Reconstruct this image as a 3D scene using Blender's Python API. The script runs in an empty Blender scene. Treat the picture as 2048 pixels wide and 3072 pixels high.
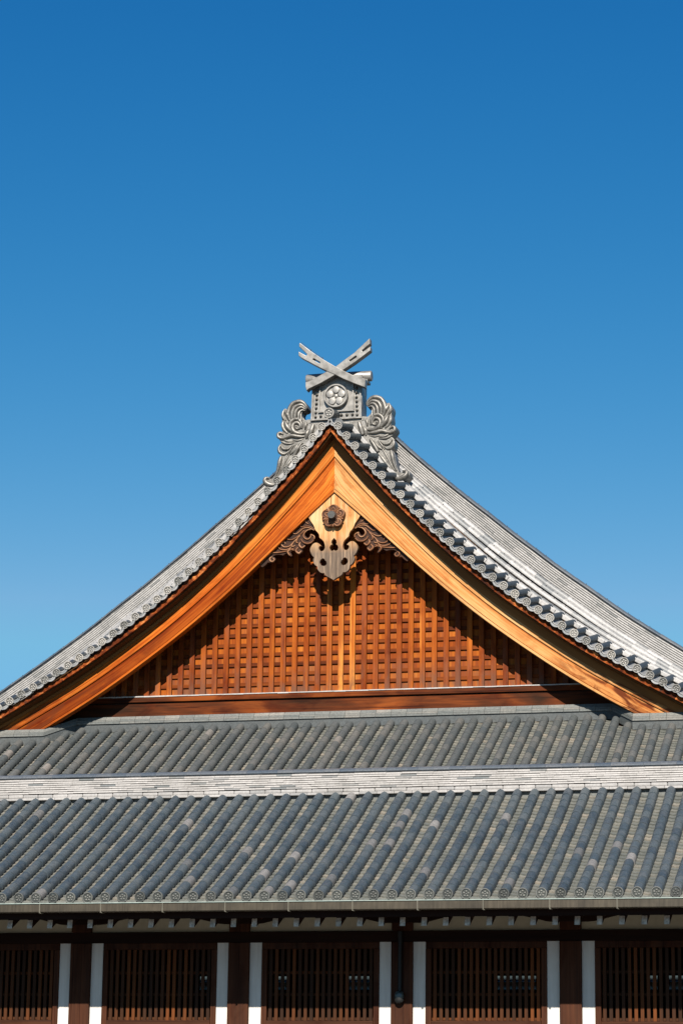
import bpy, bmesh, math, random
from mathutils import Vector, Matrix
random.seed(7)
S = bpy.context.scene
R = math.radians

# ---------------------------------------------------------------- camera, light, sky
def vrot(yaw, pitch, roll):
    cy, sy = math.cos(yaw), math.sin(yaw)
    fwd = Vector((sy*math.cos(pitch), cy*math.cos(pitch), math.sin(pitch)))
    right = Vector((cy, -sy, 0)); up = right.cross(fwd)
    r = math.cos(roll)*right + math.sin(roll)*up
    u = -math.sin(roll)*right + math.cos(roll)*up
    return r, u, fwd
cam = bpy.data.objects.new('camera', bpy.data.cameras.new('camera'))
S.collection.objects.link(cam); S.camera = cam
_r, _u, _f = vrot(-0.25237, 0.23442, 0.01306)
cam.matrix_world = Matrix(((_r.x, _u.x, -_f.x, 16.0981), (_r.y, _u.y, -_f.y, -40.3890), (_r.z, _u.z, -_f.z, -3.6645), (0, 0, 0, 1)))
cam.data.sensor_fit = 'VERTICAL'; cam.data.sensor_height = 36.0; cam.data.sensor_width = 24.0
cam.data.lens = 7780.2/3072*36
cam.data.clip_start = 0.5; cam.data.clip_end = 5000

TO_SUN = Vector((0.18, -1.0, 0.745)).normalized()
EL = math.asin(TO_SUN.z); AZ = math.atan2(TO_SUN.x, TO_SUN.y)
w = bpy.data.worlds.new('World'); S.world = w; w.use_nodes = True
nt = w.node_tree; bg = nt.nodes['Background']
sky = nt.nodes.new('ShaderNodeTexSky'); sky.sky_type = 'NISHITA'; sky.sun_disc = False
sky.sun_elevation = EL; sky.sun_rotation = AZ
sky.altitude = 200; sky.air_density = 1.0; sky.dust_density = 0.25; sky.ozone_density = 3.5
hs = nt.nodes.new('ShaderNodeHueSaturation'); hs.inputs['Saturation'].default_value = 1.22; hs.inputs['Hue'].default_value = 0.488
nt.links.new(sky.outputs[0], hs.inputs['Color'])
sp = nt.nodes.new('ShaderNodeSeparateColor'); cb = nt.nodes.new('ShaderNodeCombineColor')
nt.links.new(hs.outputs[0], sp.inputs[0])
for i, (k, gm) in enumerate(((1.65, 2.5), (4.29, 1.38), (7.08, 0.9))):   # deepens the blue with height, as clear dry air does
    d = nt.nodes.new('ShaderNodeMath'); d.operation = 'DIVIDE'; d.inputs[1].default_value = k; nt.links.new(sp.outputs[i], d.inputs[0])
    q = nt.nodes.new('ShaderNodeMath'); q.operation = 'POWER'; q.inputs[1].default_value = gm; nt.links.new(d.outputs[0], q.inputs[0])
    e = nt.nodes.new('ShaderNodeMath'); e.operation = 'MINIMUM'; e.inputs[1].default_value = 1.15; nt.links.new(q.outputs[0], e.inputs[0])
    f = nt.nodes.new('ShaderNodeMath'); f.operation = 'MULTIPLY'; f.inputs[1].default_value = k; nt.links.new(e.outputs[0], f.inputs[0])
    nt.links.new(f.outputs[0], cb.inputs[i])
nt.links.new(cb.outputs[0], bg.inputs[0]); bg.inputs[1].default_value = 0.0555
sun = bpy.data.objects.new('sun', bpy.data.lights.new('sun', 'SUN')); S.collection.objects.link(sun)
sun.data.energy = 5.0; sun.data.angle = R(0.53); sun.data.color = (1.0, 0.93, 0.84)
sun.rotation_euler = TO_SUN.to_track_quat('Z', 'Y').to_euler(); sun.location = (0, -30, 40)
S.cycles.diffuse_bounces = 3
S.view_settings.view_transform = 'Standard'; S.view_settings.look = 'None'
S.view_settings.exposure = 0.85; S.view_settings.gamma = 1.0

# ---------------------------------------------------------------- data (metres; gable-plane coordinates)
PEND = [(-0.014,9.756),(-0.583,9.268),(-0.581,9.146),(-0.566,9.08),(-0.517,9.003),(-0.469,8.935),(-0.44,8.859),(-0.42,8.821),(-0.373,8.772),(-0.344,8.715),(-0.333,8.659),(-0.286,8.619),(-0.238,8.562),(-0.214,8.486),(-0.213,8.421),(-0.245,8.371),(-0.291,8.358),(-0.334,8.389),(-0.347,8.436),(-0.331,8.473),(-0.293,8.476),(-0.341,8.524),(-0.397,8.55),(-0.463,8.534),(-0.518,8.471),(-0.536,8.407),(-0.521,8.332),(-0.482,8.265),(-0.447,8.231),(-0.467,8.181),(-0.456,8.116),(-0.418,8.059),(-0.371,8.029),(-0.36,7.964),(-0.317,7.906),(-0.265,7.884),(-0.219,7.884),(-0.204,7.842),(-0.152,7.803),(-0.077,7.763),(-0.004,7.723)]
PHOLE = [(-0.0,8.639),(-0.065,8.582),(-0.074,8.536),(-0.059,8.498),(-0.096,8.472),(-0.112,8.426),(-0.095,8.37),(-0.048,8.354),(-0.001,8.375)]
PSIDE = [(-0.256,8.205),(-0.307,8.175),(-0.325,8.12),(-0.315,8.082),(-0.277,8.044),(-0.23,8.032),(-0.184,8.049),(-0.166,8.085),(-0.176,8.132),(-0.204,8.156),(-0.219,8.189)]
PBOSS = [(0.014,9.091),(0.01,9.357),(0.261,9.168)]
WING = [(-0.589,9.231),(-0.587,9.147),(-0.557,9.033),(-0.49,8.955),(-0.451,8.879),(-0.433,8.822),(-0.526,8.856),(-0.601,8.843),(-0.652,8.785),(-0.651,8.719),(-0.608,8.68),(-0.561,8.697),(-0.534,8.766),(-0.477,8.73),(-0.434,8.673),(-0.456,8.618),(-0.498,8.568),(-0.568,8.539),(-0.658,8.552),(-0.638,8.514),(-0.656,8.459),(-0.708,8.433),(-0.706,8.372),(-0.753,8.323),(-0.809,8.335),(-0.862,8.402),(-0.933,8.41),(-0.97,8.37),(-0.931,8.293),(-0.969,8.276),(-1.026,8.325),(-1.055,8.364),(-1.139,8.31),(-1.187,8.327),(-1.3,8.328),(-1.361,8.298),(-1.309,8.272),(-1.296,8.225),(-1.335,8.18),(-1.411,8.164),(-1.468,8.171),(-1.523,8.113),(-1.589,8.069),(-1.646,8.109),(-1.657,8.156),(-1.696,8.214)]
WSTR = [[(-0.438,8.838,0.011),(-0.524,8.908,0.013),(-0.619,8.931,0.013),(-0.713,8.916,0.011),(-0.761,8.946,0.011),(-0.752,8.983,0.007)],[(-0.448,8.83,0.009),(-0.571,8.891,0.013),(-0.684,8.887,0.013),(-0.768,8.825,0.013),(-0.843,8.772,0.013),(-0.909,8.785,0.013),(-0.914,8.822,0.011),(-0.872,8.839,0.009)],[(-0.664,8.839,0.011),(-0.757,8.75,0.013),(-0.851,8.689,0.013),(-0.944,8.646,0.015),(-1.029,8.659,0.015),(-1.04,8.697,0.011),(-0.993,8.704,0.009)],[(-0.757,8.731,0.011),(-0.887,8.606,0.015),(-0.989,8.508,0.015),(-1.112,8.495,0.017),(-1.169,8.553,0.017),(-1.151,8.599,0.015),(-1.095,8.597,0.011),(-1.084,8.559,0.009)],[(-0.942,8.497,0.011),(-1.035,8.435,0.015),(-1.177,8.441,0.015),(-1.234,8.491,0.011),(-1.244,8.519,0.007)],[(-0.94,8.431,0.011),(-1.034,8.403,0.015),(-1.223,8.378,0.017),(-1.365,8.375,0.015),(-1.421,8.349,0.017),(-1.505,8.278,0.017),(-1.598,8.179,0.018),(-1.634,8.125,0.015)],[(-0.445,8.643,0.015),(-0.45,8.699,0.017),(-0.522,8.744,0.013),(-0.521,8.702,0.013),(-0.567,8.648,0.017),(-0.633,8.651,0.017),(-0.681,8.709,0.018),(-0.664,8.783,0.017),(-0.599,8.841,0.013),(-0.523,8.856,0.009)],[(-0.454,8.625,0.013),(-0.519,8.562,0.018),(-0.613,8.548,0.022),(-0.698,8.589,0.018),(-0.737,8.656,0.013)],[(-0.776,8.732,0.013),(-0.822,8.659,0.018),(-0.839,8.586,0.017),(-0.801,8.57,0.011)],[(-0.887,8.606,0.011),(-0.942,8.525,0.017),(-0.913,8.495,0.015),(-0.867,8.521,0.011)],[(-0.754,8.582,0.013),(-0.772,8.517,0.022),(-0.715,8.459,0.022),(-0.649,8.503,0.015)],[(-0.8,8.472,0.013),(-0.846,8.399,0.022),(-0.779,8.341,0.02),(-0.732,8.394,0.015)],[(-0.96,8.46,0.013),(-1.024,8.379,0.022),(-0.976,8.298,0.013)],[(-1.372,8.291,0.011),(-1.419,8.256,0.018),(-1.409,8.199,0.018),(-1.352,8.188,0.017),(-1.324,8.233,0.013),(-1.362,8.263,0.009)],[(-0.622,9.099,0.013),(-0.649,9.035,0.011),(-0.582,8.976,0.011)],[(-0.894,8.457,0.013),(-0.94,8.431,0.018),(-0.884,8.415,0.013)]]
FIN = [(-0.27,11.256),(-0.57,11.311),(-0.689,11.294),(-0.757,11.36),(-0.778,11.447),(-0.75,11.507),(-0.683,11.523),(-0.651,11.573),(-0.666,11.641),(-0.715,11.711),(-0.821,11.775),(-0.945,11.753),(-1.039,11.672),(-1.104,11.561),(-1.158,11.588),(-1.218,11.51),(-1.236,11.425),(-1.215,11.328),(-1.232,11.205),(-1.2,11.06),(-1.248,11.074),(-1.315,11.047),(-1.328,10.981),(-1.283,10.907),(-1.215,10.823),(-1.281,10.759),(-1.298,10.684),(-1.268,10.588),(-1.219,10.537),(-1.266,10.492),(-1.302,10.399),(-1.328,10.23),(-1.354,10.118),(-1.391,10.025),(-1.448,10.018),(-1.516,10.083),(-1.601,10.064),(-1.629,9.999),(-1.608,9.922),(-1.53,9.842),(-1.434,9.838),(-1.35,9.881),(-1.275,9.972),(-1.014,10.242),(-0.782,10.562),(-0.595,10.789),(-0.362,11.062)]
FHOLE = [(-0.649,11.192),(-0.612,11.228),(-0.564,11.215),(-0.549,11.177),(-0.506,11.165),(-0.501,11.131),(-0.544,11.124),(-0.572,11.087),(-0.629,11.105)]
FSTR = [[(-1.03,11.296,0.037),(-1.08,11.433,0.051),(-1.054,11.575,0.046),(-0.97,11.694,0.044),(-0.818,11.724,0.042),(-0.721,11.67,0.035),(-0.677,11.591,0.026),(-0.689,11.535,0.013)],[(-0.992,11.332,0.032),(-0.99,11.475,0.044),(-0.94,11.587,0.041),(-0.854,11.64,0.037),(-0.769,11.64,0.03),(-0.706,11.583,0.018),(-0.686,11.533,0.007)],[(-0.925,11.328,0.037),(-0.909,11.48,0.042),(-0.853,11.563,0.035),(-0.777,11.587,0.026),(-0.705,11.54,0.011)],[(-0.839,11.304,0.037),(-0.837,11.438,0.037),(-0.804,11.503,0.026),(-0.738,11.528,0.013)],[(-0.782,11.282,0.032),(-0.792,11.359,0.028),(-0.794,11.445,0.015)],[(-1.04,11.335,0.023),(-1.09,11.433,0.051),(-1.139,11.512,0.03),(-1.152,11.571,0.007)],[(-1.135,11.302,0.023),(-1.194,11.401,0.035),(-1.191,11.496,0.028),(-1.155,11.576,0.007)],[(-0.987,11.046,0.028),(-1.075,11.146,0.051),(-1.124,11.244,0.039),(-1.15,11.322,0.011)],[(-1.082,11.022,0.023),(-1.17,11.122,0.039),(-1.201,11.229,0.035),(-1.164,11.33,0.009)],[(-0.987,11.017,0.028),(-1.037,11.144,0.046),(-1.024,11.257,0.046),(-0.935,11.329,0.042),(-0.83,11.304,0.042),(-0.771,11.205,0.039),(-0.769,11.11,0.023)],[(-0.701,11.006,0.026),(-0.815,10.998,0.039),(-0.93,11.042,0.054),(-0.975,11.14,0.051),(-0.943,11.224,0.042),(-0.867,11.249,0.037),(-0.809,11.198,0.033),(-0.812,11.131,0.03),(-0.874,11.106,0.026),(-0.908,11.156,0.035),(-0.875,11.168,0.033)],[(-0.699,10.925,0.018),(-0.852,10.934,0.039),(-0.986,10.96,0.042),(-1.1,10.937,0.039),(-1.195,10.914,0.037),(-1.281,10.947,0.039),(-1.292,11.015,0.035),(-1.235,11.04,0.028),(-1.177,10.999,0.014)],[(-0.727,10.879,0.013),(-0.85,10.848,0.026),(-0.965,10.868,0.015)],[(-0.945,10.834,0.013),(-1.069,10.841,0.028),(-1.175,10.889,0.015)],[(-0.945,10.796,0.013),(-1.097,10.79,0.026),(-1.232,10.849,0.015)],[(-0.982,10.741,0.014),(-1.066,10.669,0.028),(-1.171,10.675,0.031),(-1.22,10.754,0.02)],[(-1.037,10.63,0.017),(-1.15,10.56,0.035),(-1.256,10.613,0.039),(-1.272,10.709,0.03),(-1.225,10.768,0.014)],[(-0.849,10.762,0.013),(-0.913,10.642,0.035),(-1.017,10.553,0.024)],[(-0.925,10.757,0.013),(-1.018,10.638,0.022),(-1.073,10.537,0.013)],[(-0.754,10.795,0.028),(-0.847,10.658,0.046),(-0.939,10.492,0.037)],[(-1.017,10.572,0.015),(-1.109,10.425,0.026),(-1.201,10.24,0.024),(-1.303,10.056,0.013)],[(-1.216,10.516,0.028),(-1.247,10.394,0.051),(-1.278,10.244,0.039),(-1.341,10.058,0.018)],[(-0.939,10.473,0.022),(-1.051,10.327,0.042),(-1.162,10.181,0.028),(-1.264,10.054,0.011)],[(-1.309,9.895,0.028),(-1.413,9.882,0.051),(-1.509,9.915,0.06),(-1.568,9.984,0.051),(-1.541,10.044,0.032),(-1.469,10.031,0.009)],[(-0.616,11.063,0.028),(-0.653,10.98,0.046),(-0.661,10.876,0.022)],[(-0.667,11.257,0.018),(-0.684,11.162,0.032),(-0.693,11.087,0.018)],[(-0.504,11.19,0.037),(-0.549,11.041,0.055),(-0.594,10.891,0.037)]]
BARA = [(-0.786,12.987),(-0.557,12.799),(-0.293,12.602),(-0.007,12.416),(0.173,12.311),(0.439,12.165),(0.686,12.086),(0.675,11.897),(0.441,11.998),(0.194,12.118),(0.008,12.222),(-0.178,12.314),(-0.402,12.44),(-0.753,12.649),(-0.81,12.696),(-0.814,12.791),(-0.639,12.682),(-0.62,12.722),(-0.801,12.903),(-0.804,12.965)]
BARAS = [(-0.479,12.62),(-0.323,12.522),(-0.335,12.488),(-0.497,12.586)]
BARB = [(-0.651,12.094),(-0.583,12.105),(-0.423,12.18),(-0.178,12.308),(0.006,12.396),(0.189,12.528),(0.433,12.693),(0.768,12.996),(0.775,12.871),(0.595,12.729),(0.617,12.698),(0.781,12.808),(0.783,12.721),(0.619,12.601),(0.436,12.475),(0.173,12.311),(0.008,12.222),(-0.298,12.06),(-0.58,11.94),(-0.623,11.899),(-0.649,11.994)]
BARBS = [(0.316,12.524),(0.465,12.625),(0.486,12.59),(0.333,12.497)]
BOX = [(-0.538,12.114),(-0.568,11.27),(0.565,11.262),(0.5,12.052),(-0.368,11.979),(-0.363,11.457),(0.404,11.413),(0.336,11.937)]
STUDS = [(-0.449,11.946),(-0.451,11.847),(-0.454,11.748),(-0.46,11.651),(-0.465,11.552),(-0.469,11.45),(-0.473,11.354),(0.422,11.938),(0.435,11.847),(0.44,11.748),(0.447,11.651),(0.457,11.552),(0.464,11.453),(0.469,11.36),(-0.347,11.35),(-0.211,11.355),(-0.063,11.353),(0.115,11.355),(0.235,11.351),(0.358,11.352)]
RING = [(0.028,11.774),(0.025,12.039),(0.005,11.94),(0.154,11.832),(0.101,11.65),(-0.083,11.654),(-0.141,11.825),(0.011,11.795)]
LOG = [(-0.705,12.273),(0.714,12.256),(0.712,12.375),(0.715,12.132)]
RIDGETOP = [(0.129,11.994)]
APEXCAP = [(-0.018,11.261),(-0.02,11.367)]
XK = [0.0,0.175,0.36,0.551,0.748,0.943,1.146,1.35,1.558,1.765,1.972,2.187,2.401,2.618,2.84,3.066,3.289,3.52,3.753,3.991,4.234,4.475,4.72,4.964,5.213,5.462,5.716,5.975,6.233,6.493,6.755,7.018]
ZK = [11.205,10.974,10.738,10.507,10.28,10.053,9.83,9.609,9.395,9.18,8.959,8.746,8.533,8.324,8.123,7.925,7.724,7.53,7.341,7.16,6.985,6.807,6.637,6.463,6.295,6.128,5.969,5.821,5.671,5.524,5.382,5.236]
XC = 2.493      # gable centre line
GZ = -5.3       # ground level
TAN28 = math.tan(R(28))

# ---------------------------------------------------------------- materials
def nodes(name):
    m = bpy.data.materials.new(name); m.use_nodes = True
    n = m.node_tree
    return m, n, n.nodes['Principled BSDF']
def N(n, t, **k):
    x = n.nodes.new(t)
    for a, b in k.items(): setattr(x, a, b)
    return x
def ramp(n, src, stops, interp='LINEAR'):
    r = N(n, 'ShaderNodeValToRGB'); r.color_ramp.interpolation = interp
    e = r.color_ramp.elements
    while len(e) < len(stops): e.new(0.5)
    for i, (pos, c) in enumerate(stops):
        e[i].position = pos; e[i].color = (*c, 1) if len(c) == 3 else c
    n.links.new(src, r.inputs[0]); return r.outputs[0]
def noise(n, vec, scale, detail=4, rough=0.6, dist=0.0):
    t = N(n, 'ShaderNodeTexNoise'); t.inputs['Scale'].default_value = scale
    t.inputs['Detail'].default_value = detail; t.inputs['Roughness'].default_value = rough
    t.inputs['Distortion'].default_value = dist
    if vec is not None: n.links.new(vec, t.inputs['Vector'])
    return t.outputs['Fac']
def mapping(n, vec, scale, loc=(0, 0, 0)):
    m = N(n, 'ShaderNodeMapping'); m.inputs['Scale'].default_value = scale; m.inputs['Location'].default_value = loc
    n.links.new(vec, m.inputs['Vector']); return m.outputs[0]
def attr(n, name, out='Fac'):
    a = N(n, 'ShaderNodeAttribute'); a.attribute_name = name; return a.outputs[out]
def mix(n, f, a, b, mode='MIX'):
    m = N(n, 'ShaderNodeMix', data_type='RGBA', blend_type=mode)
    for s, v in ((m.inputs[0], f), (m.inputs[6], a), (m.inputs[7], b)):
        if hasattr(v, 'is_linked'): n.links.new(v, s)
        elif isinstance(v, (int, float)): s.default_value = v
        else: s.default_value = (*v, 1)
    return m.outputs[2]
def bump(n, b, h, strength, dist=0.01):
    x = N(n, 'ShaderNodeBump'); x.inputs['Strength'].default_value = strength; x.inputs['Distance'].default_value = dist
    n.links.new(h, x.inputs['Height']); n.links.new(x.outputs[0], b.inputs['Normal'])

AL = 0.72     # overall reflectance of the place at this exposure
def al(c, k=AL): return tuple(v*k for v in c)
def als(st): return [(p_, al(c)) for p_, c in st]
def tile_mat(name, stops, metallic=0.0, rough=0.5, spec=0.5, stain=0.35, stain_col=(0.05, 0.055, 0.05), blot=3.0, bumpy=0.15, mott=0.35):
    m, n, b = nodes(name); stops = als(stops); stain_col = al(stain_col)
    pos = N(n, 'ShaderNodeNewGeometry').outputs['Position']
    base = ramp(n, attr(n, 'rnd'), stops)
    f1 = noise(n, pos, blot, 5, 0.65)
    st = ramp(n, f1, [(0.42, (0, 0, 0)), (0.68, (1, 1, 1))])
    mm = N(n, 'ShaderNodeMath', operation='MULTIPLY'); mm.inputs[1].default_value = stain
    n.links.new(st, mm.inputs[0])
    c = mix(n, mm.outputs[0], base, stain_col)
    f2 = noise(n, pos, 28, 4, 0.7)
    g = ramp(n, f2, [(0.3, (1-mott, 1-mott, 1-mott)), (0.7, (1+mott*0.6, 1+mott*0.6, 1+mott*0.55))])
    c = mix(n, 1.0, c, g, 'MULTIPLY')
    if 'disc' in name:
        c = mix(n, 1.0, c, ramp(n, N(n, 'ShaderNodeObjectInfo').outputs['Random'], [(0.0, (0.55, 0.56, 0.55)), (0.35, (0.9, 0.9, 0.9)), (1.0, (1.2, 1.18, 1.15))]), 'MULTIPLY')
    n.links.new(c, b.inputs['Base Color'])
    b.inputs['Metallic'].default_value = metallic; b.inputs['Roughness'].default_value = rough
    b.inputs['Specular IOR Level'].default_value = spec
    bump(n, b, noise(n, pos, 60, 4, 0.7), bumpy, 0.006)
    return m

def wood_mat(name, stops, rough=0.55, fx=0.55, fy=16.0, weather=None, wamt=0.5, rndamt=0.5, spec=0.08, big=0.5, streak=0.0):
    """grain runs along the first axis of the gco attribute"""
    m, n, b = nodes(name); stops = als(stops); weather = al(weather) if weather else None
    g = attr(n, 'gco', 'Vector')
    rv = attr(n, 'rnd')
    off = N(n, 'ShaderNodeCombineXYZ'); mu = N(n, 'ShaderNodeMath', operation='MULTIPLY'); mu.inputs[1].default_value = 37.0
    n.links.new(rv, mu.inputs[0])
    for i in range(3): n.links.new(mu.outputs[0], off.inputs[i])
    va = N(n, 'ShaderNodeVectorMath', operation='ADD'); n.links.new(g, va.inputs[0]); n.links.new(off.outputs[0], va.inputs[1])
    v = va.outputs[0]
    f = noise(n, mapping(n, v, (fx, fy, fy)), 1.0, 6, 0.62, 0.35)
    f2 = noise(n, mapping(n, v, (fx*0.7, fy*0.22, fy*0.22)), 1.0, 3, 0.5, 0.8)
    a = N(n, 'ShaderNodeMath', operation='MULTIPLY_ADD'); a.inputs[1].default_value = big; n.links.new(f2, a.inputs[0])
    s1 = N(n, 'ShaderNodeMath', operation='MULTIPLY'); s1.inputs[1].default_value = 1-big; n.links.new(f, s1.inputs[0]); n.links.new(s1.outputs[0], a.inputs[2])
    r2 = N(n, 'ShaderNodeMath', operation='MULTIPLY_ADD'); r2.inputs[1].default_value = rndamt*0.34; r2.inputs[2].default_value = -rndamt*0.17
    n.links.new(rv, r2.inputs[0])
    s2 = N(n, 'ShaderNodeMath', operation='ADD'); n.links.new(a.outputs[0], s2.inputs[0]); n.links.new(r2.outputs[0], s2.inputs[1])
    c = ramp(n, s2.outputs[0], stops)
    if weather is not None:
        pos = N(n, 'ShaderNodeNewGeometry').outputs['Position']
        wf = ramp(n, noise(n, mapping(n, v, (fx*1.6, 3.2, 3.2)), 1.0, 5, 0.7, 0.5), [(0.5, (0, 0, 0)), (0.72, (1, 1, 1))])
        k = N(n, 'ShaderNodeMath', operation='MULTIPLY'); k.inputs[1].default_value = wamt; n.links.new(wf, k.inputs[0])
        c = mix(n, k.outputs[0], c, weather)
    if streak:   # fine dark checks and growth rings
        q1 = noise(n, mapping(n, v, (fx*0.5, fy*2.6, fy*2.6), (3, 5, 1)), 1.0, 3, 0.6, 0.5)
        c = mix(n, 1.0, c, ramp(n, q1, [(0.30, (1-streak, 1-streak*1.15, 1-streak*1.2)), (0.43, (1, 1, 1)), (0.62, (1, 1, 1)), (0.72, (1.12, 1.16, 1.2))]), 'MULTIPLY')
        q2 = noise(n, mapping(n, v, (0.9, 2.2, 2.2), (7, 2, 4)), 1.0, 4, 0.6, 1.0)
        c = mix(n, 1.0, c, ramp(n, q2, [(0.34, (0.7, 0.55, 0.45)), (0.48, (1, 1, 1)), (0.68, (1.1, 1.15, 1.25))]), 'MULTIPLY')
    n.links.new(c, b.inputs['Base Color'])
    b.inputs['Roughness'].default_value = rough; b.inputs['Specular IOR Level'].default_value = spec
    bump(n, b, f, 0.25, 0.004)
    return m
def plain_mat(name, col, rough=0.8, mott=0.15, scale=6.0, metallic=0.0, spec=0.3, streak=0.0):
    m, n, b = nodes(name); col = al(col)
    pos = N(n, 'ShaderNodeNewGeometry').outputs['Position']
    g = ramp(n, noise(n, pos, scale, 5, 0.65), [(0.3, tuple(c*(1-mott) for c in col)), (0.7, tuple(min(1, c*(1+mott)) for c in col))])
    if streak:
        s = ramp(n, noise(n, mapping(n, pos, (22, 22, 1.2)), 1.0, 4, 0.7), [(0.4, (1, 1, 1)), (0.75, (1-streak, 1-streak*1.05, 1-streak*1.15))])
        g = mix(n, 1.0, g, s, 'MULTIPLY')
    n.links.new(g, b.inputs['Base Color'])
    b.inputs['Roughness'].default_value = rough; b.inputs['Metallic'].default_value = metallic; b.inputs['Specular IOR Level'].default_value = spec
    return m

M = {}
M['tube'] = tile_mat('smoked_cover_tile', [(0.0, (0.042, 0.061, 0.077)), (0.45, (0.058, 0.08, 0.095)), (0.86, (0.084, 0.104, 0.113)), (0.93, (0.14, 0.14, 0.137)), (1.0, (0.28, 0.265, 0.25))], rough=0.5, spec=0.35, stain=0.35, stain_col=(0.15, 0.155, 0.155), blot=5)
M['tube_up'] = tile_mat('weathered_cover_tile', [(0.0, (0.0782, 0.09016, 0.092)), (0.6, (0.115, 0.1214, 0.1178)), (0.96, (0.1564, 0.1518, 0.138)), (1.0, (0.276, 0.2484, 0.2208))], rough=0.6, spec=0.3, stain=0.4, stain_col=(0.07, 0.09, 0.105), blot=1.2)
M['pan'] = tile_mat('pan_tile', [(0.0, (0.16, 0.168, 0.155)), (0.5, (0.2, 0.202, 0.18)), (0.9, (0.26, 0.25, 0.215)), (1.0, (0.33, 0.29, 0.235))], rough=0.7, spec=0.25, stain=0.5, stain_col=(0.11, 0.125, 0.115), blot=2.2)
M['verge_tube'] = tile_mat('smoked_verge_tile', [(0.0, (0.035, 0.049, 0.0595)), (1.0, (0.0595, 0.0735, 0.084))], rough=0.5, spec=0.35)
M['cap'] = tile_mat('smoked_tile_disc', [(0.0, (0.036, 0.044, 0.04)), (0.5, (0.104, 0.112, 0.104)), (1.0, (0.192, 0.192, 0.176))], rough=0.55, spec=0.4, blot=8)
M['vcap'] = tile_mat('silver_tile_disc', [(0.0, (0.07, 0.07, 0.065)), (0.02, (0.1591, 0.1482, 0.131)), (0.5, (0.3978, 0.3705, 0.3295)), (1.0, (0.5728, 0.5382, 0.4867))], rough=0.45, spec=0.5, blot=6, stain=0.3, stain_col=(0.2, 0.19, 0.17))
M['vpan'] = tile_mat('silver_edge_tile', [(0.0, (0.24, 0.248, 0.248)), (1.0, (0.4, 0.392, 0.384))], rough=0.5, stain_col=(0.16, 0.19, 0.21), blot=6)
M['noshi'] = tile_mat('ridge_course_tile', [(0.0, (0.56, 0.53, 0.505)), (0.82, (0.50, 0.475, 0.45)), (0.9, (0.39, 0.375, 0.36)), (0.96, (0.22, 0.23, 0.23)), (1.0, (0.17, 0.19, 0.195))], rough=0.6, stain=0.42, stain_col=(0.2, 0.185, 0.16), blot=1.7, mott=0.22)
M['noshi_dark'] = tile_mat('grey_course_tile', [(0.0, (0.1512, 0.162, 0.1548)), (0.7, (0.2016, 0.2016, 0.1836)), (1.0, (0.2592, 0.2448, 0.216))], rough=0.7, stain=0.4, stain_col=(0.13, 0.15, 0.145), blot=3)
M['ridge_cap'] = tile_mat('blue_grey_ridge_cap', [(0.0, (0.0675, 0.09, 0.1162)), (1.0, (0.1275, 0.1387, 0.15))], rough=0.5, stain=0.2, stain_col=(0.2, 0.2, 0.2))
M['noshi_wall'] = tile_mat('descending_ridge_tile', [(0.0, (0.50, 0.48, 0.46)), (0.8, (0.42, 0.405, 0.385)), (0.9, (0.3, 0.295, 0.285)), (1.0, (0.17, 0.18, 0.175))], rough=0.65, stain=0.45, stain_col=(0.2, 0.2, 0.19), blot=2.2, mott=0.3)
M['slope_tube'] = tile_mat('silver_cover_tile', [(0.0, (0.50, 0.48, 0.46)), (0.5, (0.42, 0.405, 0.39)), (0.75, (0.27, 0.27, 0.265)), (1.0, (0.17, 0.18, 0.185))], rough=0.5, stain=0.5, stain_col=(0.2, 0.205, 0.205), blot=4, mott=0.35)
M['ibushi'] = tile_mat('smoked_ornament_tile', [(0.0, (0.36, 0.34, 0.31)), (1.0, (0.46, 0.435, 0.40))], metallic=0.45, rough=0.44, spec=0.5, stain=0.7, stain_col=(0.085, 0.078, 0.066), blot=7, mott=0.34)
M['stud'] = tile_mat('dark_stud_tile', [(0.0, (0.104, 0.096, 0.084)), (1.0, (0.16, 0.148, 0.128))], metallic=0.3, rough=0.35, spec=0.5)
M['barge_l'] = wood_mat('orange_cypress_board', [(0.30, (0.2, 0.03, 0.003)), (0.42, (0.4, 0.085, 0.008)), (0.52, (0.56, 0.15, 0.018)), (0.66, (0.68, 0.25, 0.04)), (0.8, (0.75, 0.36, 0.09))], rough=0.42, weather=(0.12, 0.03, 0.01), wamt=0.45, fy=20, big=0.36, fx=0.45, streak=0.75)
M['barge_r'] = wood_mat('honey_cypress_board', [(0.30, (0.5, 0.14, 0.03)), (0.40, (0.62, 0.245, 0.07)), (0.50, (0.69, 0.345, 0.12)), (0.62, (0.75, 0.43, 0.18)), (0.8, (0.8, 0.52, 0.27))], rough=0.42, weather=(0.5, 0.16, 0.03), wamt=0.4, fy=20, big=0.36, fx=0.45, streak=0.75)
M['pend'] = wood_mat('pale_cypress_plate', [(0.30, (0.46, 0.15, 0.035)), (0.42, (0.62, 0.28, 0.09)), (0.52, (0.74, 0.44, 0.2)), (0.7, (0.82, 0.58, 0.34))], rough=0.5, fy=15, fx=0.9, big=0.4, weather=(0.7, 0.25, 0.06), wamt=0.75, streak=0.75)
M['carve'] = wood_mat('dark_carved_wood', [(0.3, (0.018, 0.007, 0.003)), (0.5, (0.05, 0.018, 0.007)), (0.75, (0.13, 0.05, 0.02))], rough=0.5, fy=9, fx=3, spec=0.2)
M['boss'] = wood_mat('brown_carved_wood', [(0.3, (0.035, 0.014, 0.007)), (0.5, (0.09, 0.036, 0.016)), (0.75, (0.2, 0.09, 0.045))], rough=0.5, fy=9, fx=3, spec=0.2)
M['rust'] = wood_mat('rusty_bark_board', [(0.34, (0.04, 0.010, 0.004)), (0.46, (0.13, 0.026, 0.006)), (0.56, (0.32, 0.07, 0.013)), (0.68, (0.7, 0.26, 0.075))], rough=0.8, fx=7.0, fy=16, big=0.3, weather=(0.05, 0.035, 0.025), wamt=0.8)
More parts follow.
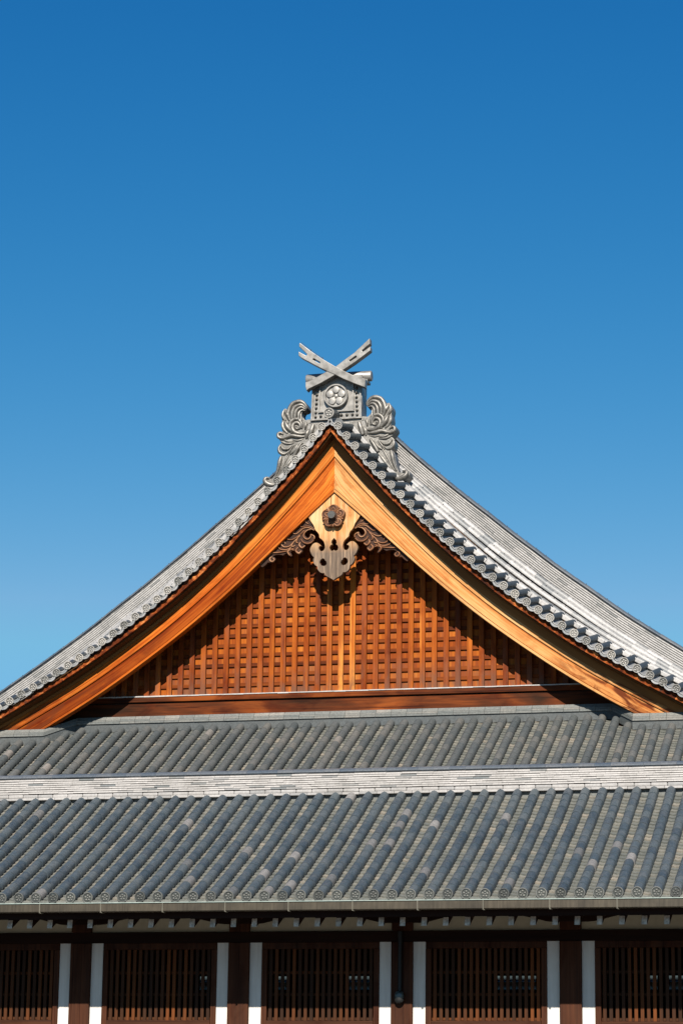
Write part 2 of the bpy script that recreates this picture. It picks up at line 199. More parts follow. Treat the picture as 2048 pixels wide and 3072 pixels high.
M['soffit'] = wood_mat('dark_brown_board', [(0.3, (0.075, 0.036, 0.013)), (0.7, (0.16, 0.08, 0.03))], rough=0.7)
M['verge_shadow_board'] = wood_mat('brown_verge_shadow', [(0.3, (0.26, 0.105, 0.03)), (0.7, (0.46, 0.20, 0.06))], rough=0.6)  # brown that stands for the verge's shadow on the bargeboards
M['carve_edge'] = wood_mat('lightened_carved_edge', [(0.3, (0.12, 0.045, 0.018)), (0.5, (0.26, 0.11, 0.048)), (0.75, (0.5, 0.28, 0.15))], rough=0.45, fy=9, fx=3, spec=0.2)  # raised strands coloured lighter, in place of highlights on the relief
M['ibushi_fin'] = tile_mat('smoked_scroll_tile', [(0.0, (0.25, 0.235, 0.21)), (1.0, (0.36, 0.34, 0.305))], metallic=0.45, rough=0.46, spec=0.5, stain=0.75, stain_col=(0.10, 0.09, 0.075), blot=9, bumpy=0.3, mott=0.42)
M['lat_slat'] = wood_mat('red_brown_slat', [(0.22, (0.10, 0.021, 0.006)), (0.36, (0.19, 0.037, 0.006)), (0.5, (0.32, 0.068, 0.007)), (0.64, (0.46, 0.12, 0.013)), (0.78, (0.78, 0.30, 0.055))], rough=0.55, fy=14, rndamt=0.8, weather=(0.25, 0.10, 0.06), wamt=0.45, streak=0.5)
M['lat_board'] = wood_mat('orange_lattice_board', [(0.25, (0.14, 0.025, 0.003)), (0.45, (0.29, 0.058, 0.006)), (0.6, (0.45, 0.12, 0.012)), (0.78, (0.66, 0.25, 0.04))], rough=0.6, fy=12, rndamt=0.4, weather=(0.25, 0.12, 0.07), wamt=0.4)
M['lat_rail'] = wood_mat('brown_lattice_rail', [(0.25, (0.05, 0.012, 0.004)), (0.5, (0.15, 0.03, 0.005)), (0.78, (0.28, 0.07, 0.010))], rough=0.6, fy=14, rndamt=0.7)
M['beam'] = wood_mat('red_brown_beam', [(0.36, (0.035, 0.013, 0.005)), (0.5, (0.11, 0.026, 0.006)), (0.64, (0.26, 0.062, 0.010))], rough=0.6, fy=9, big=0.65, fx=0.8, streak=0.75)
M['dark_wood'] = wood_mat('dark_temple_wood', [(0.3, (0.0132, 0.0054, 0.0036)), (0.6, (0.027, 0.0108, 0.006)), (0.8, (0.045, 0.0168, 0.0084))], rough=0.65, fy=14)
M['post'] = wood_mat('brown_post_wood', [(0.3, (0.035, 0.014, 0.008)), (0.55, (0.078, 0.028, 0.013)), (0.8, (0.15, 0.052, 0.022))], rough=0.6, fy=16, streak=0.75)
M['bar'] = wood_mat('orange_window_bar', [(0.2, (0.03, 0.015, 0.009)), (0.45, (0.055, 0.023, 0.011)), (0.6, (0.09, 0.032, 0.012)), (0.8, (0.17, 0.052, 0.014))], rough=0.6, fy=14, rndamt=1.3)
M['plaster'] = plain_mat('white_plaster', (0.80, 0.76, 0.70), 0.9, 0.06, 2.0, streak=0.16)
M['cream'] = plain_mat('cream_plaster', (0.62, 0.55, 0.40), 0.9, 0.08, 6.0)
M['gutter'] = plain_mat('oxidised_copper_gutter', (0.066, 0.054, 0.036), 0.55, 0.35, 2.4, metallic=0.2, streak=0.55)
M['gutter_rim'] = plain_mat('verdigris_gutter_rim', (0.35, 0.42, 0.378), 0.6, 0.2, 9.0)
M['bracket'] = plain_mat('pale_gutter_bracket', (0.13, 0.12, 0.09), 0.6, 0.2, 9.0)
M['rafter_end'] = plain_mat('weathered_white_rafter_paint', (0.62, 0.57, 0.50), 0.8, 0.45, 22.0)
M['pipe'] = plain_mat('dark_metal_conduit', (0.014, 0.015, 0.015), 0.6, 0.2, 8.0)
M['glass'] = plain_mat('lamp_glass', (0.05, 0.06, 0.058), 0.3, 0.1, 8.0, spec=0.6)
M['pale_glass'] = plain_mat('pale_blue_window', (0.04, 0.06, 0.066), 0.6, 0.35, 14.0, spec=0.1)
M['tan'] = plain_mat('tan_plaster', (0.95, 0.88, 0.7), 0.9, 0.1, 4.0)
M['gravel'] = plain_mat('pale_gravel_ground', (0.16, 0.15, 0.13), 0.95, 0.2, 9.0)
M['inside'] = plain_mat('dark_interior_board', (0.035, 0.03, 0.025), 0.9, 0.2, 3.0)
M['wire'] = plain_mat('dark_wire', (0.05, 0.05, 0.05), 0.5, 0.1, 5.0)

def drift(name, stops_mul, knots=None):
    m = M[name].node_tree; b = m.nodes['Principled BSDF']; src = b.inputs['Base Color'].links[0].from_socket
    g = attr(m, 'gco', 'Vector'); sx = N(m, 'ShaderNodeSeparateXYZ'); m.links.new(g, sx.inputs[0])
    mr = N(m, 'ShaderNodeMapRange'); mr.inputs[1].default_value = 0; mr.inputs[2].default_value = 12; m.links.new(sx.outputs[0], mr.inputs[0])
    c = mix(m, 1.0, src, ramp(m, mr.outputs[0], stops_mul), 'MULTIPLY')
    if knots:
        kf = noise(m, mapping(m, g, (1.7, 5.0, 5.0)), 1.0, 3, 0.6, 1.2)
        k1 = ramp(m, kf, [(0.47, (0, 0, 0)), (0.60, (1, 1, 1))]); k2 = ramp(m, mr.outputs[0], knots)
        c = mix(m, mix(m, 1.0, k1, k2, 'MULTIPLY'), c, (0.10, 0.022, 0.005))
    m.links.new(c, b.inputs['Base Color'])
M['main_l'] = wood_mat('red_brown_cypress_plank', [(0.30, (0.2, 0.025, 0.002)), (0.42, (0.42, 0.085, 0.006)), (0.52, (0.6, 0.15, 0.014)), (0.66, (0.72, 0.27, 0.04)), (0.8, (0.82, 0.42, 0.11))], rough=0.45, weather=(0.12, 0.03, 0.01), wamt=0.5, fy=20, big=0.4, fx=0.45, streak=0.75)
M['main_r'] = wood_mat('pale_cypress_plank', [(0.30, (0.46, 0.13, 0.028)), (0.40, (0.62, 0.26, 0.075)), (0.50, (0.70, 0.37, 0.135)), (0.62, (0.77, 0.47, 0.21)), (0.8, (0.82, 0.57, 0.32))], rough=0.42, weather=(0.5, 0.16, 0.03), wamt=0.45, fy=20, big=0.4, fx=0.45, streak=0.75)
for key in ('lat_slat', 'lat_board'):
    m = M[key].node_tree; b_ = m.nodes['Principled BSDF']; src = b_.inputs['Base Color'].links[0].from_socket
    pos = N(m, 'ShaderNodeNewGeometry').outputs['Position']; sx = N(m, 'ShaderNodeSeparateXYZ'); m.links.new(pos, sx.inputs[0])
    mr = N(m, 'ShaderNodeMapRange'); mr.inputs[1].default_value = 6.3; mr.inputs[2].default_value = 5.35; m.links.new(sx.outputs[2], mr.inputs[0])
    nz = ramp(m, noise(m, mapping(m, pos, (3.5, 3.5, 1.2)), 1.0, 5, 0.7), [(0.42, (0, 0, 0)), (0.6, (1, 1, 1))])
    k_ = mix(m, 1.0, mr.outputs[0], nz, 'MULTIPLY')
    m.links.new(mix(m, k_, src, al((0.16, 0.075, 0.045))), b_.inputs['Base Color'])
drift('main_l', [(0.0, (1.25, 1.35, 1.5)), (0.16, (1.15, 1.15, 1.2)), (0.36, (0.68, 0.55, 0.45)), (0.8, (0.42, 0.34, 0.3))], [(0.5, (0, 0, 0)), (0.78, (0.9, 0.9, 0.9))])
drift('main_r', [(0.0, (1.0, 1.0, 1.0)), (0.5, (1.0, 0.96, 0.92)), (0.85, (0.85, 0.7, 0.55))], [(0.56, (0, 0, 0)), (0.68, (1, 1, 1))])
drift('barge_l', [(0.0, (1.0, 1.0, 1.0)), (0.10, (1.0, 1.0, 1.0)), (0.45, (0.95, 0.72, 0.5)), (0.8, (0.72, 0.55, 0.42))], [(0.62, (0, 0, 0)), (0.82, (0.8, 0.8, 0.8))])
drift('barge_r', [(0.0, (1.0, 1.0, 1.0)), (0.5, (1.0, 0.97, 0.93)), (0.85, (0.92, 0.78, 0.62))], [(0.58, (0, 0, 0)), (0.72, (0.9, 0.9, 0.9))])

# ---------------------------------------------------------------- mesh helpers
ORG = {}
def link(name, me, mat, parent=None, loc=(0, 0, 0)):
    o = bpy.data.objects.new(name, me); S.collection.objects.link(o)
    if mat is not None and not me.materials: me.materials.append(mat)
    loc = Vector(loc)
    if parent is not None:
        o.parent = parent; o.location = loc - ORG[parent.name]
    else: o.location = loc
    ORG[o.name] = loc
    return o
class MB:
    def __init__(s): s.v = []; s.f = []; s.r = []; s.g = []
    def add(s, vs, fs, rnd=None, g=None):
        b = len(s.v); s.v += [tuple(v) for v in vs]; s.f += [tuple(i+b for i in f) for f in fs]
        rnd = random.random() if rnd is None else rnd
        s.r += [rnd]*len(fs); s.g += (g if g is not None else [None]*len(vs))
    def box(s, x0, x1, y0, y1, z0, z1, rnd=None):
        s.add([(x0, y0, z0), (x1, y0, z0), (x1, y1, z0), (x0, y1, z0), (x0, y0, z1), (x1, y0, z1), (x1, y1, z1), (x0, y1, z1)],
              [(0, 3, 2, 1), (4, 5, 6, 7), (0, 1, 5, 4), (1, 2, 6, 5), (2, 3, 7, 6), (3, 0, 4, 7)], rnd)
    def loft(s, rings, closed=True, caps=True, rnd=None, g=None):
        n = len(rings[0]); vs = [p for r in rings for p in r]; fs = []
        for i in range(len(rings)-1):
            for j in range(n if closed else n-1):
                k = (j+1) % n
                fs.append((i*n+j, i*n+k, (i+1)*n+k, (i+1)*n+j))
        if caps and closed:
            fs.append(tuple(range(n))[::-1]); fs.append(tuple((len(rings)-1)*n+j for j in range(n)))
        s.add(vs, fs, rnd, g)
    def tube(s, pts, r, n=8, rnd=None):
        pts = [Vector(p) for p in pts]; rings = []
        for i, p in enumerate(pts):
            t = (pts[min(i+1, len(pts)-1)]-pts[max(i-1, 0)]).normalized()
            a = t.cross(Vector((0, 0, 1)) if abs(t.z) < .9 else Vector((1, 0, 0))).normalized(); b = t.cross(a)
            rr = r[i] if isinstance(r, (list, tuple)) else r
            rings.append([p+rr*(math.cos(2*math.pi*k/n)*a+math.sin(2*math.pi*k/n)*b) for k in range(n)])
        s.loft(rings, rnd=rnd)
    def mesh(s, name, grain='x', smooth=False):
        me = bpy.data.meshes.new(name); me.from_pydata(s.v, [], s.f)
        a = me.attributes.new('rnd', 'FLOAT', 'FACE'); a.data.foreach_set('value', s.r)
        fl = []
        for v, g in zip(s.v, s.g):
            if g is None: g = {'x': (v[0], v[1], v[2]), 'y': (v[1], v[0], v[2]), 'z': (v[2], v[0], v[1])}[grain]
            fl += list(g)
        a = me.attributes.new('gco', 'FLOAT_VECTOR', 'POINT'); a.data.foreach_set('vector', fl)
        bm = bmesh.new(); bm.from_mesh(me); bmesh.ops.recalc_face_normals(bm, faces=bm.faces); bm.to_mesh(me); bm.free()
        if smooth: me.polygons.foreach_set('use_smooth', [True]*len(me.polygons))
        return me
    def build(s, name, mat, parent=None, grain='x', smooth=False, bevel=0.0, auto=None):
        o = link(name, s.mesh(name, grain, smooth), mat, parent)
        if bevel: add_bevel(o, bevel)
        if smooth and auto: o.data.set_sharp_from_angle(angle=R(auto))
        return o
def add_bevel(o, wd, seg=2):
    b = o.modifiers.new('bevel', 'BEVEL'); b.width = wd; b.segments = seg; b.limit_method = 'ANGLE'; b.angle_limit = R(40)
    b.harden_normals = False
def plate(outline, holes, y0, y1):
    """solid plate in the gable plane; outline and holes as (u, z) with u from the centre line"""
    bm = bmesh.new(); es = []
    for lp in [outline]+list(holes):
        vs = [bm.verts.new((XC+p[0], y0, p[1])) for p in lp]
        for i in range(len(vs)): es.append(bm.edges.new((vs[i], vs[(i+1) % len(vs)])))
    r = bmesh.ops.triangle_fill(bm, use_beauty=True, use_dissolve=False, edges=es)
    fs = list(bm.faces)
    ex = bmesh.ops.extrude_face_region(bm, geom=fs)
    for v in [e for e in ex['geom'] if isinstance(e, bmesh.types.BMVert)]: v.co.y = y1
    bmesh.ops.recalc_face_normals(bm, faces=bm.faces)
    b = MB(); bm.verts.ensure_lookup_table()
    b.add([v.co[:] for v in bm.verts], [tuple(v.index for v in f.verts) for f in bm.faces], 0.4 if len(holes) else None)
    bm.free(); return b
def cr(pts, n=5):
    """Catmull-Rom through tuples"""
    P = [pts[0]]+list(pts)+[pts[-1]]; out = []
    for i in range(1, len(P)-2):
        for k in range(n):
            t = k/n
            out.append(tuple(0.5*((2*b)+(-a+c)*t+(2*a-5*b+4*c-d)*t*t+(-a+3*b-3*c+d)*t**3) for a, b, c, d in zip(P[i-1], P[i], P[i+1], P[i+2])))
    out.append(tuple(pts[-1])); return out
def smooth_loop(pts, n=3, sharp=50):
    """round a closed outline through its points, keeping sharp corners"""
    L = len(pts); out = []
    for i in range(L):
        a, b, c, d = pts[i-1], pts[i], pts[(i+1) % L], pts[(i+2) % L]
        out.append(tuple(b))
        def ang(p, q, r):
            v1 = (q[0]-p[0], q[1]-p[1]); v2 = (r[0]-q[0], r[1]-q[1])
            return abs(math.degrees(math.atan2(v1[0]*v2[1]-v1[1]*v2[0], v1[0]*v2[0]+v1[1]*v2[1])))
        if ang(a, b, c) > sharp: a = b
        if ang(b, c, d) > sharp: d = c
        for k in range(1, n):
            t = k/n
            out.append(tuple(0.5*((2*q)+(-p+r)*t+(2*p-5*q+4*r-s)*t*t+(-p+3*q-3*r+s)*t**3) for p, q, r, s in zip(a, b, c, d)))
    return out
def mirror(pts): return [(-p[0],)+tuple(p[1:]) for p in pts]
def strand(mb, pts, y, depth=1.0, sgn=1, n=10):
    P = cr(pts, 6); rings = []
    for i, (u, z, r) in enumerate(P):
        a = P[max(i-1, 0)]; b = P[min(i+1, len(P)-1)]
        t = Vector((b[0]-a[0], b[1]-a[1]))
        if t.length < 1e-6: t = Vector((1, 0))
        t.normalize(); q = Vector((-t.y, t.x)); r = max(r, 0.004)
        rings.append([(XC+sgn*(u+q.x*r*math.cos(f)), y-depth*r*math.sin(f), z+q.y*r*math.cos(f)) for f in [2*math.pi*k/n for k in range(n)]])
    mb.loft(rings)

def root(name, loc, label, cat):
    o = bpy.data.objects.new(name, None); S.collection.objects.link(o); o.location = loc
    o['label'] = label; o['category'] = cat; ORG[o.name] = Vector(loc); return o
def structure(o): o['kind'] = 'structure'; return o

# ---------------------------------------------------------------- ground
g = MB(); g.add([(-1500, -1500, GZ), (1500, -1500, GZ), (1500, 1500, GZ), (-1500, 1500, GZ)], [(0, 1, 2, 3)], 0.5)
structure(g.build('ground', M['gravel']))

# decorated round end disc of a cover tile, facing -Y, radius r
def disc_mesh(name, r, mat):
    b = MB(); n = 20
    def ring(rr, y): return [(rr*math.cos(2*math.pi*k/n), y, rr*math.sin(2*math.pi*k/n)) for k in range(n)]
    b.loft([ring(r*.93, .03), ring(r, .022), ring(r, -.006), ring(r*.95, -.012), ring(r*.84, -.012), ring(r*.80, .004)], rnd=.75, caps=False)
    b.loft([ring(r*.80, .004), ring(.001, .004)], rnd=0.0, caps=False)  # sunken field coloured dark, as relief shade around the pale bumps
    def dot(cx, cz, rr, h, m=8):
        rings = [[(cx+rr*math.cos(f)*math.cos(2*math.pi*k/m), .006-h*math.sin(f), cz+rr*math.cos(f)*math.sin(2*math.pi*k/m)) for k in range(m)] for f in (0, .6, 1.1, 1.5)]
        b.loft(rings, rnd=1.0)
    for i in range(5):
        a = math.pi/2+i*2*math.pi/5; dot(r*.42*math.cos(a), r*.42*math.sin(a), r*.2, .016)
    dot(0, 0, r*.15, .014)
    for i in range(14):
        a = i*2*math.pi/14; dot(r*.7*math.cos(a), r*.7*math.sin(a), r*.06, .007, 5)
    me = b.mesh(name, smooth=True); me.set_sharp_from_angle(angle=R(45)); me.materials.append(mat); return me

# ================================================================ corridor building in front
COR = root('corridor_building', (5.6, 2.0, GZ), 'long low wooden corridor with grey tiled roof and barred windows, in front', 'building')
X0, X1 = -9.0, 21.0
SA, SB = 4.478, 2.171
def croof(t, dz=0.0):   # t 0..1 up the front slope, along Y, Z with a slight sag
    return (SA*t, SB*t-0.07*4*t*(1-t)*0.8+dz)
TL = math.hypot(SA, SB)
tub = MB(); pan = MB()
NT = 17
def slope_tube(mb, x, path, r=.084, n=8, dark_end=False):
    """overlapping half-round tiles up a list of (y, z) stations"""
    jx = 0; dn = 0
    for i in range(len(path)-1):
        (ya, za), (yb, zb) = path[i], path[i+1]
        t = Vector((0, yb-ya, zb-za)).normalized(); nn = Vector((0, -t.z, t.y))
        rings = []
        jx = jx*.7+random.uniform(-.005, .005) if i else 0
        for (yy, zz, rr) in ((ya-t.y*.015, za-t.z*.015, r+.004), (yb, zb, r-.003)):
            rings.append([Vector((x+jx+(random.uniform(-.002, .002)), yy, zz+random.uniform(-.002, .002)))+rr*(math.cos(f)*Vector((1, 0, 0))+math.sin(f)*nn) for f in [math.pi*(-.12+1.24*k/n) for k in range(n+1)]])
        vs = rings[0]+rings[1]; m = n+1
        fs = [(j, j+1, m+j+1, m+j) for j in range(n)]
        fs.append(tuple(range(m)))
        if i == len(path)-2: fs.append(tuple(range(m, 2*m)))
        u = random.random()
        tone = u*.86 if random.random() > .035 else random.uniform(.9, 1.0)
        mb.add(vs, fs, tone)
def pan_rows(mb, xa, xb, path, sag=.035, n=5):
    for i in range(len(path)-1):
        (ya, za), (yb, zb) = path[i], path[i+1]
        t = Vector((0, yb-ya, zb-za)).normalized(); nn = Vector((0, -t.z, t.y))
        vs = []
        lift = random.uniform(-.003, .003)
        for (yy, zz, h) in ((ya, za, -.012), (ya, za, .021+lift), (yb, zb, -.006)):
            for k in range(n+1):
                u = k/n; c = sag*(4*(u-.5)**2-1)
                p = Vector((xa+(xb-xa)*u, yy, zz))+nn*(c+h); vs.append(p)
        m = n+1
        mb.add(vs, [(j, j+1, m+j+1, m+j) for j in range(n)]+[(m+j, m+j+1, 2*m+j+1, 2*m+j) for j in range(n)], random.random()**1.1)
NP = 34
i0, i1 = -29, 69
for i in range(i0, i1+1):
    x = .3*i+random.uniform(-.004, .004)
    slope_tube(tub, x, [croof(k/NT, .0) for k in range(NT+1)])
    pan_rows(pan, x+.045, x+.255, [croof(-.006+k/NP*1.006, -.045) for k in range(NP+1)])
tub.build('cover_tiles', M['tube'], COR, smooth=True, auto=50)
pan.build('pan_tiles', M['pan'], COR, smooth=True, auto=35)
cme = disc_mesh('eave_tile_disc', .091, M['cap'])
for i in range(-22, 66):
    o = link('eave_tile_disc', cme, None, COR, (.3*i, -.045, .0+random.uniform(-.004, .004)))
    o.rotation_euler = (R(random.uniform(-3, 3)), R(random.uniform(-8, 8)), R(random.uniform(-3, 3)))
# lips of the pan tiles at the eave
for i in range(-25, 66):
    lip = MB()
    for (yy, dz, th) in ((-.05, -.075, .03), (-.025, -.045, .022)):
        xa, xb = .3*i+.06, .3*i+.24; n = 6; vs = []
        for (y_, h) in ((yy, 0), (yy, th), (yy+.05, th), (yy+.05, 0)):
            for k in range(n+1):
                u = k/n; vs.append((xa+(xb-xa)*u, y_, dz+.03*(4*(u-.5)**2-1)+h))
        m = n+1; fs = []
        for q in range(4):
            a, b_ = q*m, ((q+1) % 4)*m
            fs += [(a+j, a+j+1, b_+j+1, b_+j) for j in range(n)]
        lip.add(vs, fs, random.random()*.6)
    lip.build('eave_pan_tile', M['pan'], COR, smooth=True, auto=35)
# roof deck under the tiles, with the back slope
dk = MB()
sec = [(-.03, -.14)]+[(croof(t)[0], croof(t)[1]-.17) for t in (.0, .2, .4, .6, .8, 1.0)]+[(4.95, 2.10), (9.0-1.6, .55), (9.0-1.6, .25), (4.7, 1.75), (1.75, .405), (-.03, -.43+.08)]
dk.loft([[(X0+.05, y, z) for y, z in sec], [(X1-.05, y, z) for y, z in sec]], rnd=.4)
dk.build('roof_deck', M['dark_wood'], COR)
# ridge of stacked course tiles
def course(mb, x0, x1, y0, y1, z0, z1, seg, tone=None, jit=.0035):
    x = x0-random.random()*seg
    while x < x1:
        a, b = max(x, x0), min(x+seg, x1)
        if b-a > .02:
            j = random.uniform(-jit, jit); k = random.uniform(-.0028, .0028)
            mb.box(a+.0015, b-.0015, y0+j, y1, z0+k, z1+k, random.random() if tone is None else tone())
        x += seg
zb = 2.190
rd = MB()
def t_light():
    u = random.random(); return u*.8 if u < .93 else random.uniform(.88, 1)
course(rd, X0, X1, 4.42, 5.1, zb, zb+.045, .32, lambda: random.uniform(.8, .93))
rd.build('ridge_base_course', M['noshi'], COR, bevel=.008)
rd = MB()
course(rd, X0, X1, 4.475, 5.04, zb+.05, zb+.115, .29, lambda: random.uniform(.84, .93))
rd.build('ridge_shoulder_course', M['noshi'], COR, bevel=.018)
rd = MB(); z = zb+.12; hh = .0400
for k in range(8):
    course(rd, X0, X1, 4.50+.007*k, 5.0-.007*k, z+.0115, z+hh, .29, t_light)
    z += hh
rd.build('ridge_courses', M['noshi'], COR)
core = MB(); core.box(X0+.01, X1-.01, 4.56, 4.95, zb-.15, z+.01, .5); core.build('ridge_core', M['inside'], COR)
rc = MB(); x = X0
while x < X1:
    n = 8; rr = [[(xx, 4.76+(.235+e)*math.cos(f), z-.012+(.085+e*.5)*max(0, math.sin(f))) for f in [math.pi*k/n for k in range(n+1)]] for xx, e in ((x, .004), (x+.285, .0))]
    rc.loft([r_+[(r_[0][0], 4.6, z-.02)] for r_ in rr], rnd=random.random()); x += .288
rc.build('ridge_cap_tiles', M['ridge_cap'], COR, smooth=True, auto=40)
# a dark recess under the ridge where the tubes end
us = MB(); us.box(X0+.02, X1-.02, 4.50, 4.7, 2.0, zb-.002, .2); us.build('ridge_bedding', M['noshi_dark'], COR)

# gutter with rim and brackets
gt = MB(); n = 1
prof = [(-.18, -.105), (-.185, -.235), (-.17, -.248), (-.05, -.248), (-.045, -.105), (-.055, -.105), (-.06, -.235), (-.165, -.235), (-.17, -.105)]
x = X0
while x < X1:
    a, b = x, min(x+1.86, X1); gt.loft([[(a+.001, y, z_) for y, z_ in prof], [(b-.001, y, z_) for y, z_ in prof]], rnd=random.random()); x += 1.86
GUT = gt.build('gutter', M['gutter'], COR)
rim = MB(); rim.box(X0, X1, -.196, -.168, -.108, -.096, .5); rim.build('gutter_rim', M['gutter_rim'], GUT)
for k in range(-8, 18):
    xb = .73+1.053*k
    b = MB(); b.box(xb-.009, xb+.009, -.1915, -.1865, -.258, -.112); b.box(xb-.009, xb+.02, -.185, -.06, -.262, -.2495)
    b.build('gutter_bracket', M['bracket'], GUT)
fb = MB(); fb.box(X0+.02, X1-.02, -.02, .03, -.338, -.128, .3); fb.box(X0+.03, X1-.03, .0302, .14, -.325, -.2, .6)
fb.build('eave_fascia', M['dark_wood'], COR)
# rafters
for i in range(-24, 58):
    x = .065+.3502*i
    b = MB(); t = Vector((0, 1, .48)).normalized(); nn = Vector((0, -t.z, t.y))
    hw, hh2 = .046, .068
    ends = []
    for (yy, zz) in ((.2, -.405), (1.9, -.405+.48*1.7)):
        ends.append([(x-hw, yy-.0, zz-hh2), (x+hw, yy, zz-hh2), (x+hw, yy+(.03 if yy < 1 else 0), zz+hh2), (x-hw, yy+(.03 if yy < 1 else 0), zz+hh2)])
    b.loft(ends)
    rf = b.build('rafter', M['dark_wood'], COR, grain='y', bevel=.004)
    e = MB(); q = ends[0]
    e.loft([[(p_[0]*1.0+(0.003 if p_[0] < x else -.003), p_[1]-.004, p_[2]) for p_ in q], [(p_[0]+(0.003 if p_[0] < x else -.003), p_[1]-.0005, p_[2]) for p_ in q]])
    e.build('rafter_end', M['rafter_end'], rf)
# wall: posts, beams, panels, windows
YW = 1.75; PX = [.78+2.794*j for j in range(-3, 8)]
pl = MB(); pl.box(X0+.1, X1-.1, YW+.02, YW+.12, -.45, .40, .5); pl.build('plaster_band', M['cream'], COR)
bmz = MB(); bmz.box(X0+.1, X1-.1, YW-.045, YW+.16, -.612, -.433, .25); bmz.build('head_beam', M['dark_wood'], COR, bevel=.006)
for x in PX:
    b = MB(); b.box(x-.18, x+.18, YW-.07, YW+.25, GZ, -.6125, .4); b.box(x-.175, x+.175, YW-.065, YW+.25, -.4325, .35, .4)
    b.build('post', M['post'], COR, grain='z', bevel=.012)
    # boat shaped bracket arm on the post
    arm = [(-.80, -.20), (-.72, -.215), (-.55, -.255), (-.40, -.292), (-.28, -.303), (.28, -.303), (.40, -.292), (.55, -.255), (.72, -.215), (.80, -.20), (.80, -.12), (-.80, -.12)]
    b = MB(); b.loft([[(x+u, YW-.09, zz+.0) for u, zz in arm], [(x+u, YW+.019, zz) for u, zz in arm]])
    b.build('bracket_arm', M['dark_wood'], COR)
    for sg in (-1, 1):
        b = MB(); xa = x+sg*.182; xb2 = x+sg*.388
        b.box(min(xa, xb2), max(xa, xb2), YW, YW+.12, -2.6, -.6125, .5)
        b.build('plaster_panel', M['plaster'], COR)
pur = MB(); pur.box(X0+.1, X1-.1, YW-.07, YW+.017, -.119, .03, .3); pur.build('purlin', M['dark_wood'], COR)
for x in PX[:-1]:
    xa, xb2 = x+.39, x+2.794-.39
    b = MB()
    b.box(xa, xa+.095, YW-.02, YW+.13, -2.6, -.7215, .5); b.box(xb2-.095, xb2, YW-.02, YW+.13, -2.6, -.7215, .6)
    b.box(xa, xb2, YW-.015, YW+.13, -.72, -.6125, .1)
    win = b.build('window', M['post'], COR, grain='z', bevel=.008)
    b = MB(); b.box(xa+.0965, xb2-.0965, YW-.03, YW+.13, -1.985, -1.892, .35); b.box(xa+.0965, xb2-.0965, YW+.0, YW+.13, -2.6, -1.9855, .3)
    b.build('window_sill', M['post'], win, bevel=.006)
    b = MB(); nb = 18
    for k in range(nb):
        xx = xa+.15+(xb2-xa-.30)*k/(nb-1)
        b.box(xx-.028, xx+.028, YW+.02, YW+.062, -1.8915, -.7205)
    b.build('window_bars', M['bar'], win, grain='z', bevel=.004)
    b = MB()
    for zz in (-1.105, -1.463, -1.86): b.box(xa+.097, xb2-.097, YW+.064, YW+.084, zz-.022, zz+.022, random.uniform(.3, .9))
    b.build('window_rails', M['bar'], win)
low = MB(); low.box(X0+.1, X1-.1, YW+.01, YW+.2, GZ+.3, -2.602, .5); low.build('lower_wall', M['plaster'], COR)
# conduit and lamp on the third post
lx = PX[5]-.02
b = MB(); b.tube([(lx, YW-.105, -.62), (lx, YW-.105, -1.42)], .032, 10); b.tube([(lx, YW-.105, -.45), (lx, YW-.105, -.63)], .038, 10)
LAMP = root('wall_lamp', (lx, YW-.14, -1.42), 'small dark glass wall lamp hanging below a conduit on a wooden post', 'lamp')
con = b.build('conduit', M['pipe'], LAMP, smooth=True, auto=40)
b = MB()
prof = [(.0, .0), (.05, -.005), (.072, -.03), (.078, -.07), (.075, -.11)]
b.loft([[(lx+r_*math.cos(2*math.pi*k/14), YW-.14+r_*.8*math.sin(2*math.pi*k/14), -1.42+z_) for k in range(14)] for r_, z_ in [(max(.004, r__), z__) for r__, z__ in prof]])
lamp = b.build('glass_dome', M['glass'], LAMP, smooth=True, auto=50)
b = MB(); b.loft([[(lx+r_*math.cos(2*math.pi*k/14), YW-.14+r_*.8*math.sin(2*math.pi*k/14), -1.53+z_) for k in range(14)] for r_, z_ in [(.078, 0), (.08, -.03), (.07, -.06), (.045, -.085), (.01, -.09)]])
b.build('lamp_base', M['pipe'], LAMP, smooth=True, auto=50)
# inside and the rear wall with its openings
b = MB(); b.box(X0+.1, X1-.1, YW+.2, 6.75, -2.75, -2.6, .3); b.build('corridor_floor', M['inside'], COR)
ops = [(1.30, 1.53), (2.757, 3.013), (4.154, 4.651), (6.945, 7.696), (9.731, 9.901), (10.079, 10.55)]
b = MB(); prev = X0+.1
for a, c in ops:
    b.box(prev, a, 6.75, 6.85, GZ, .7, .5); b.box(a, c, 6.75, 6.85, -.868, .7, .5); b.box(a, c, 6.75, 6.85, GZ, -1.115, .5); prev = c
b.box(prev, X1-.1, 6.75, 6.85, GZ, .7, .5)
b.build('rear_wall', M['inside'], COR)
b = MB(); b.box(X0+.1, X0+.2, YW+.12, 6.75, GZ, .7, .5); b.box(X1-.2, X1-.1, YW+.12, 6.75, GZ, .7, .5); b.build('end_wall', M['inside'], COR)
b = MB()
for a, c in ops:
    b.box(a, c, 6.80, 6.83, -.982, -.976, .5)
b.build('opening_rail', M['tan'], COR)

# ================================================================ main hall with the gable
HALL = root('temple_hall', (XC, 15.0, GZ), 'large temple hall with tiled gable roof, wooden gable lattice and ridge ornament', 'building')
# verge curve of the gable: arc-length parameter, x from centre, z
XK2, ZK2 = list(XK), list(ZK)
sl = (ZK2[-1]-ZK2[-4])/(XK2[-1]-XK2[-4])
for k in range(14):
    sl = sl*.985; XK2.append(XK2[-1]+.262); ZK2.append(ZK2[-1]+.262*sl)
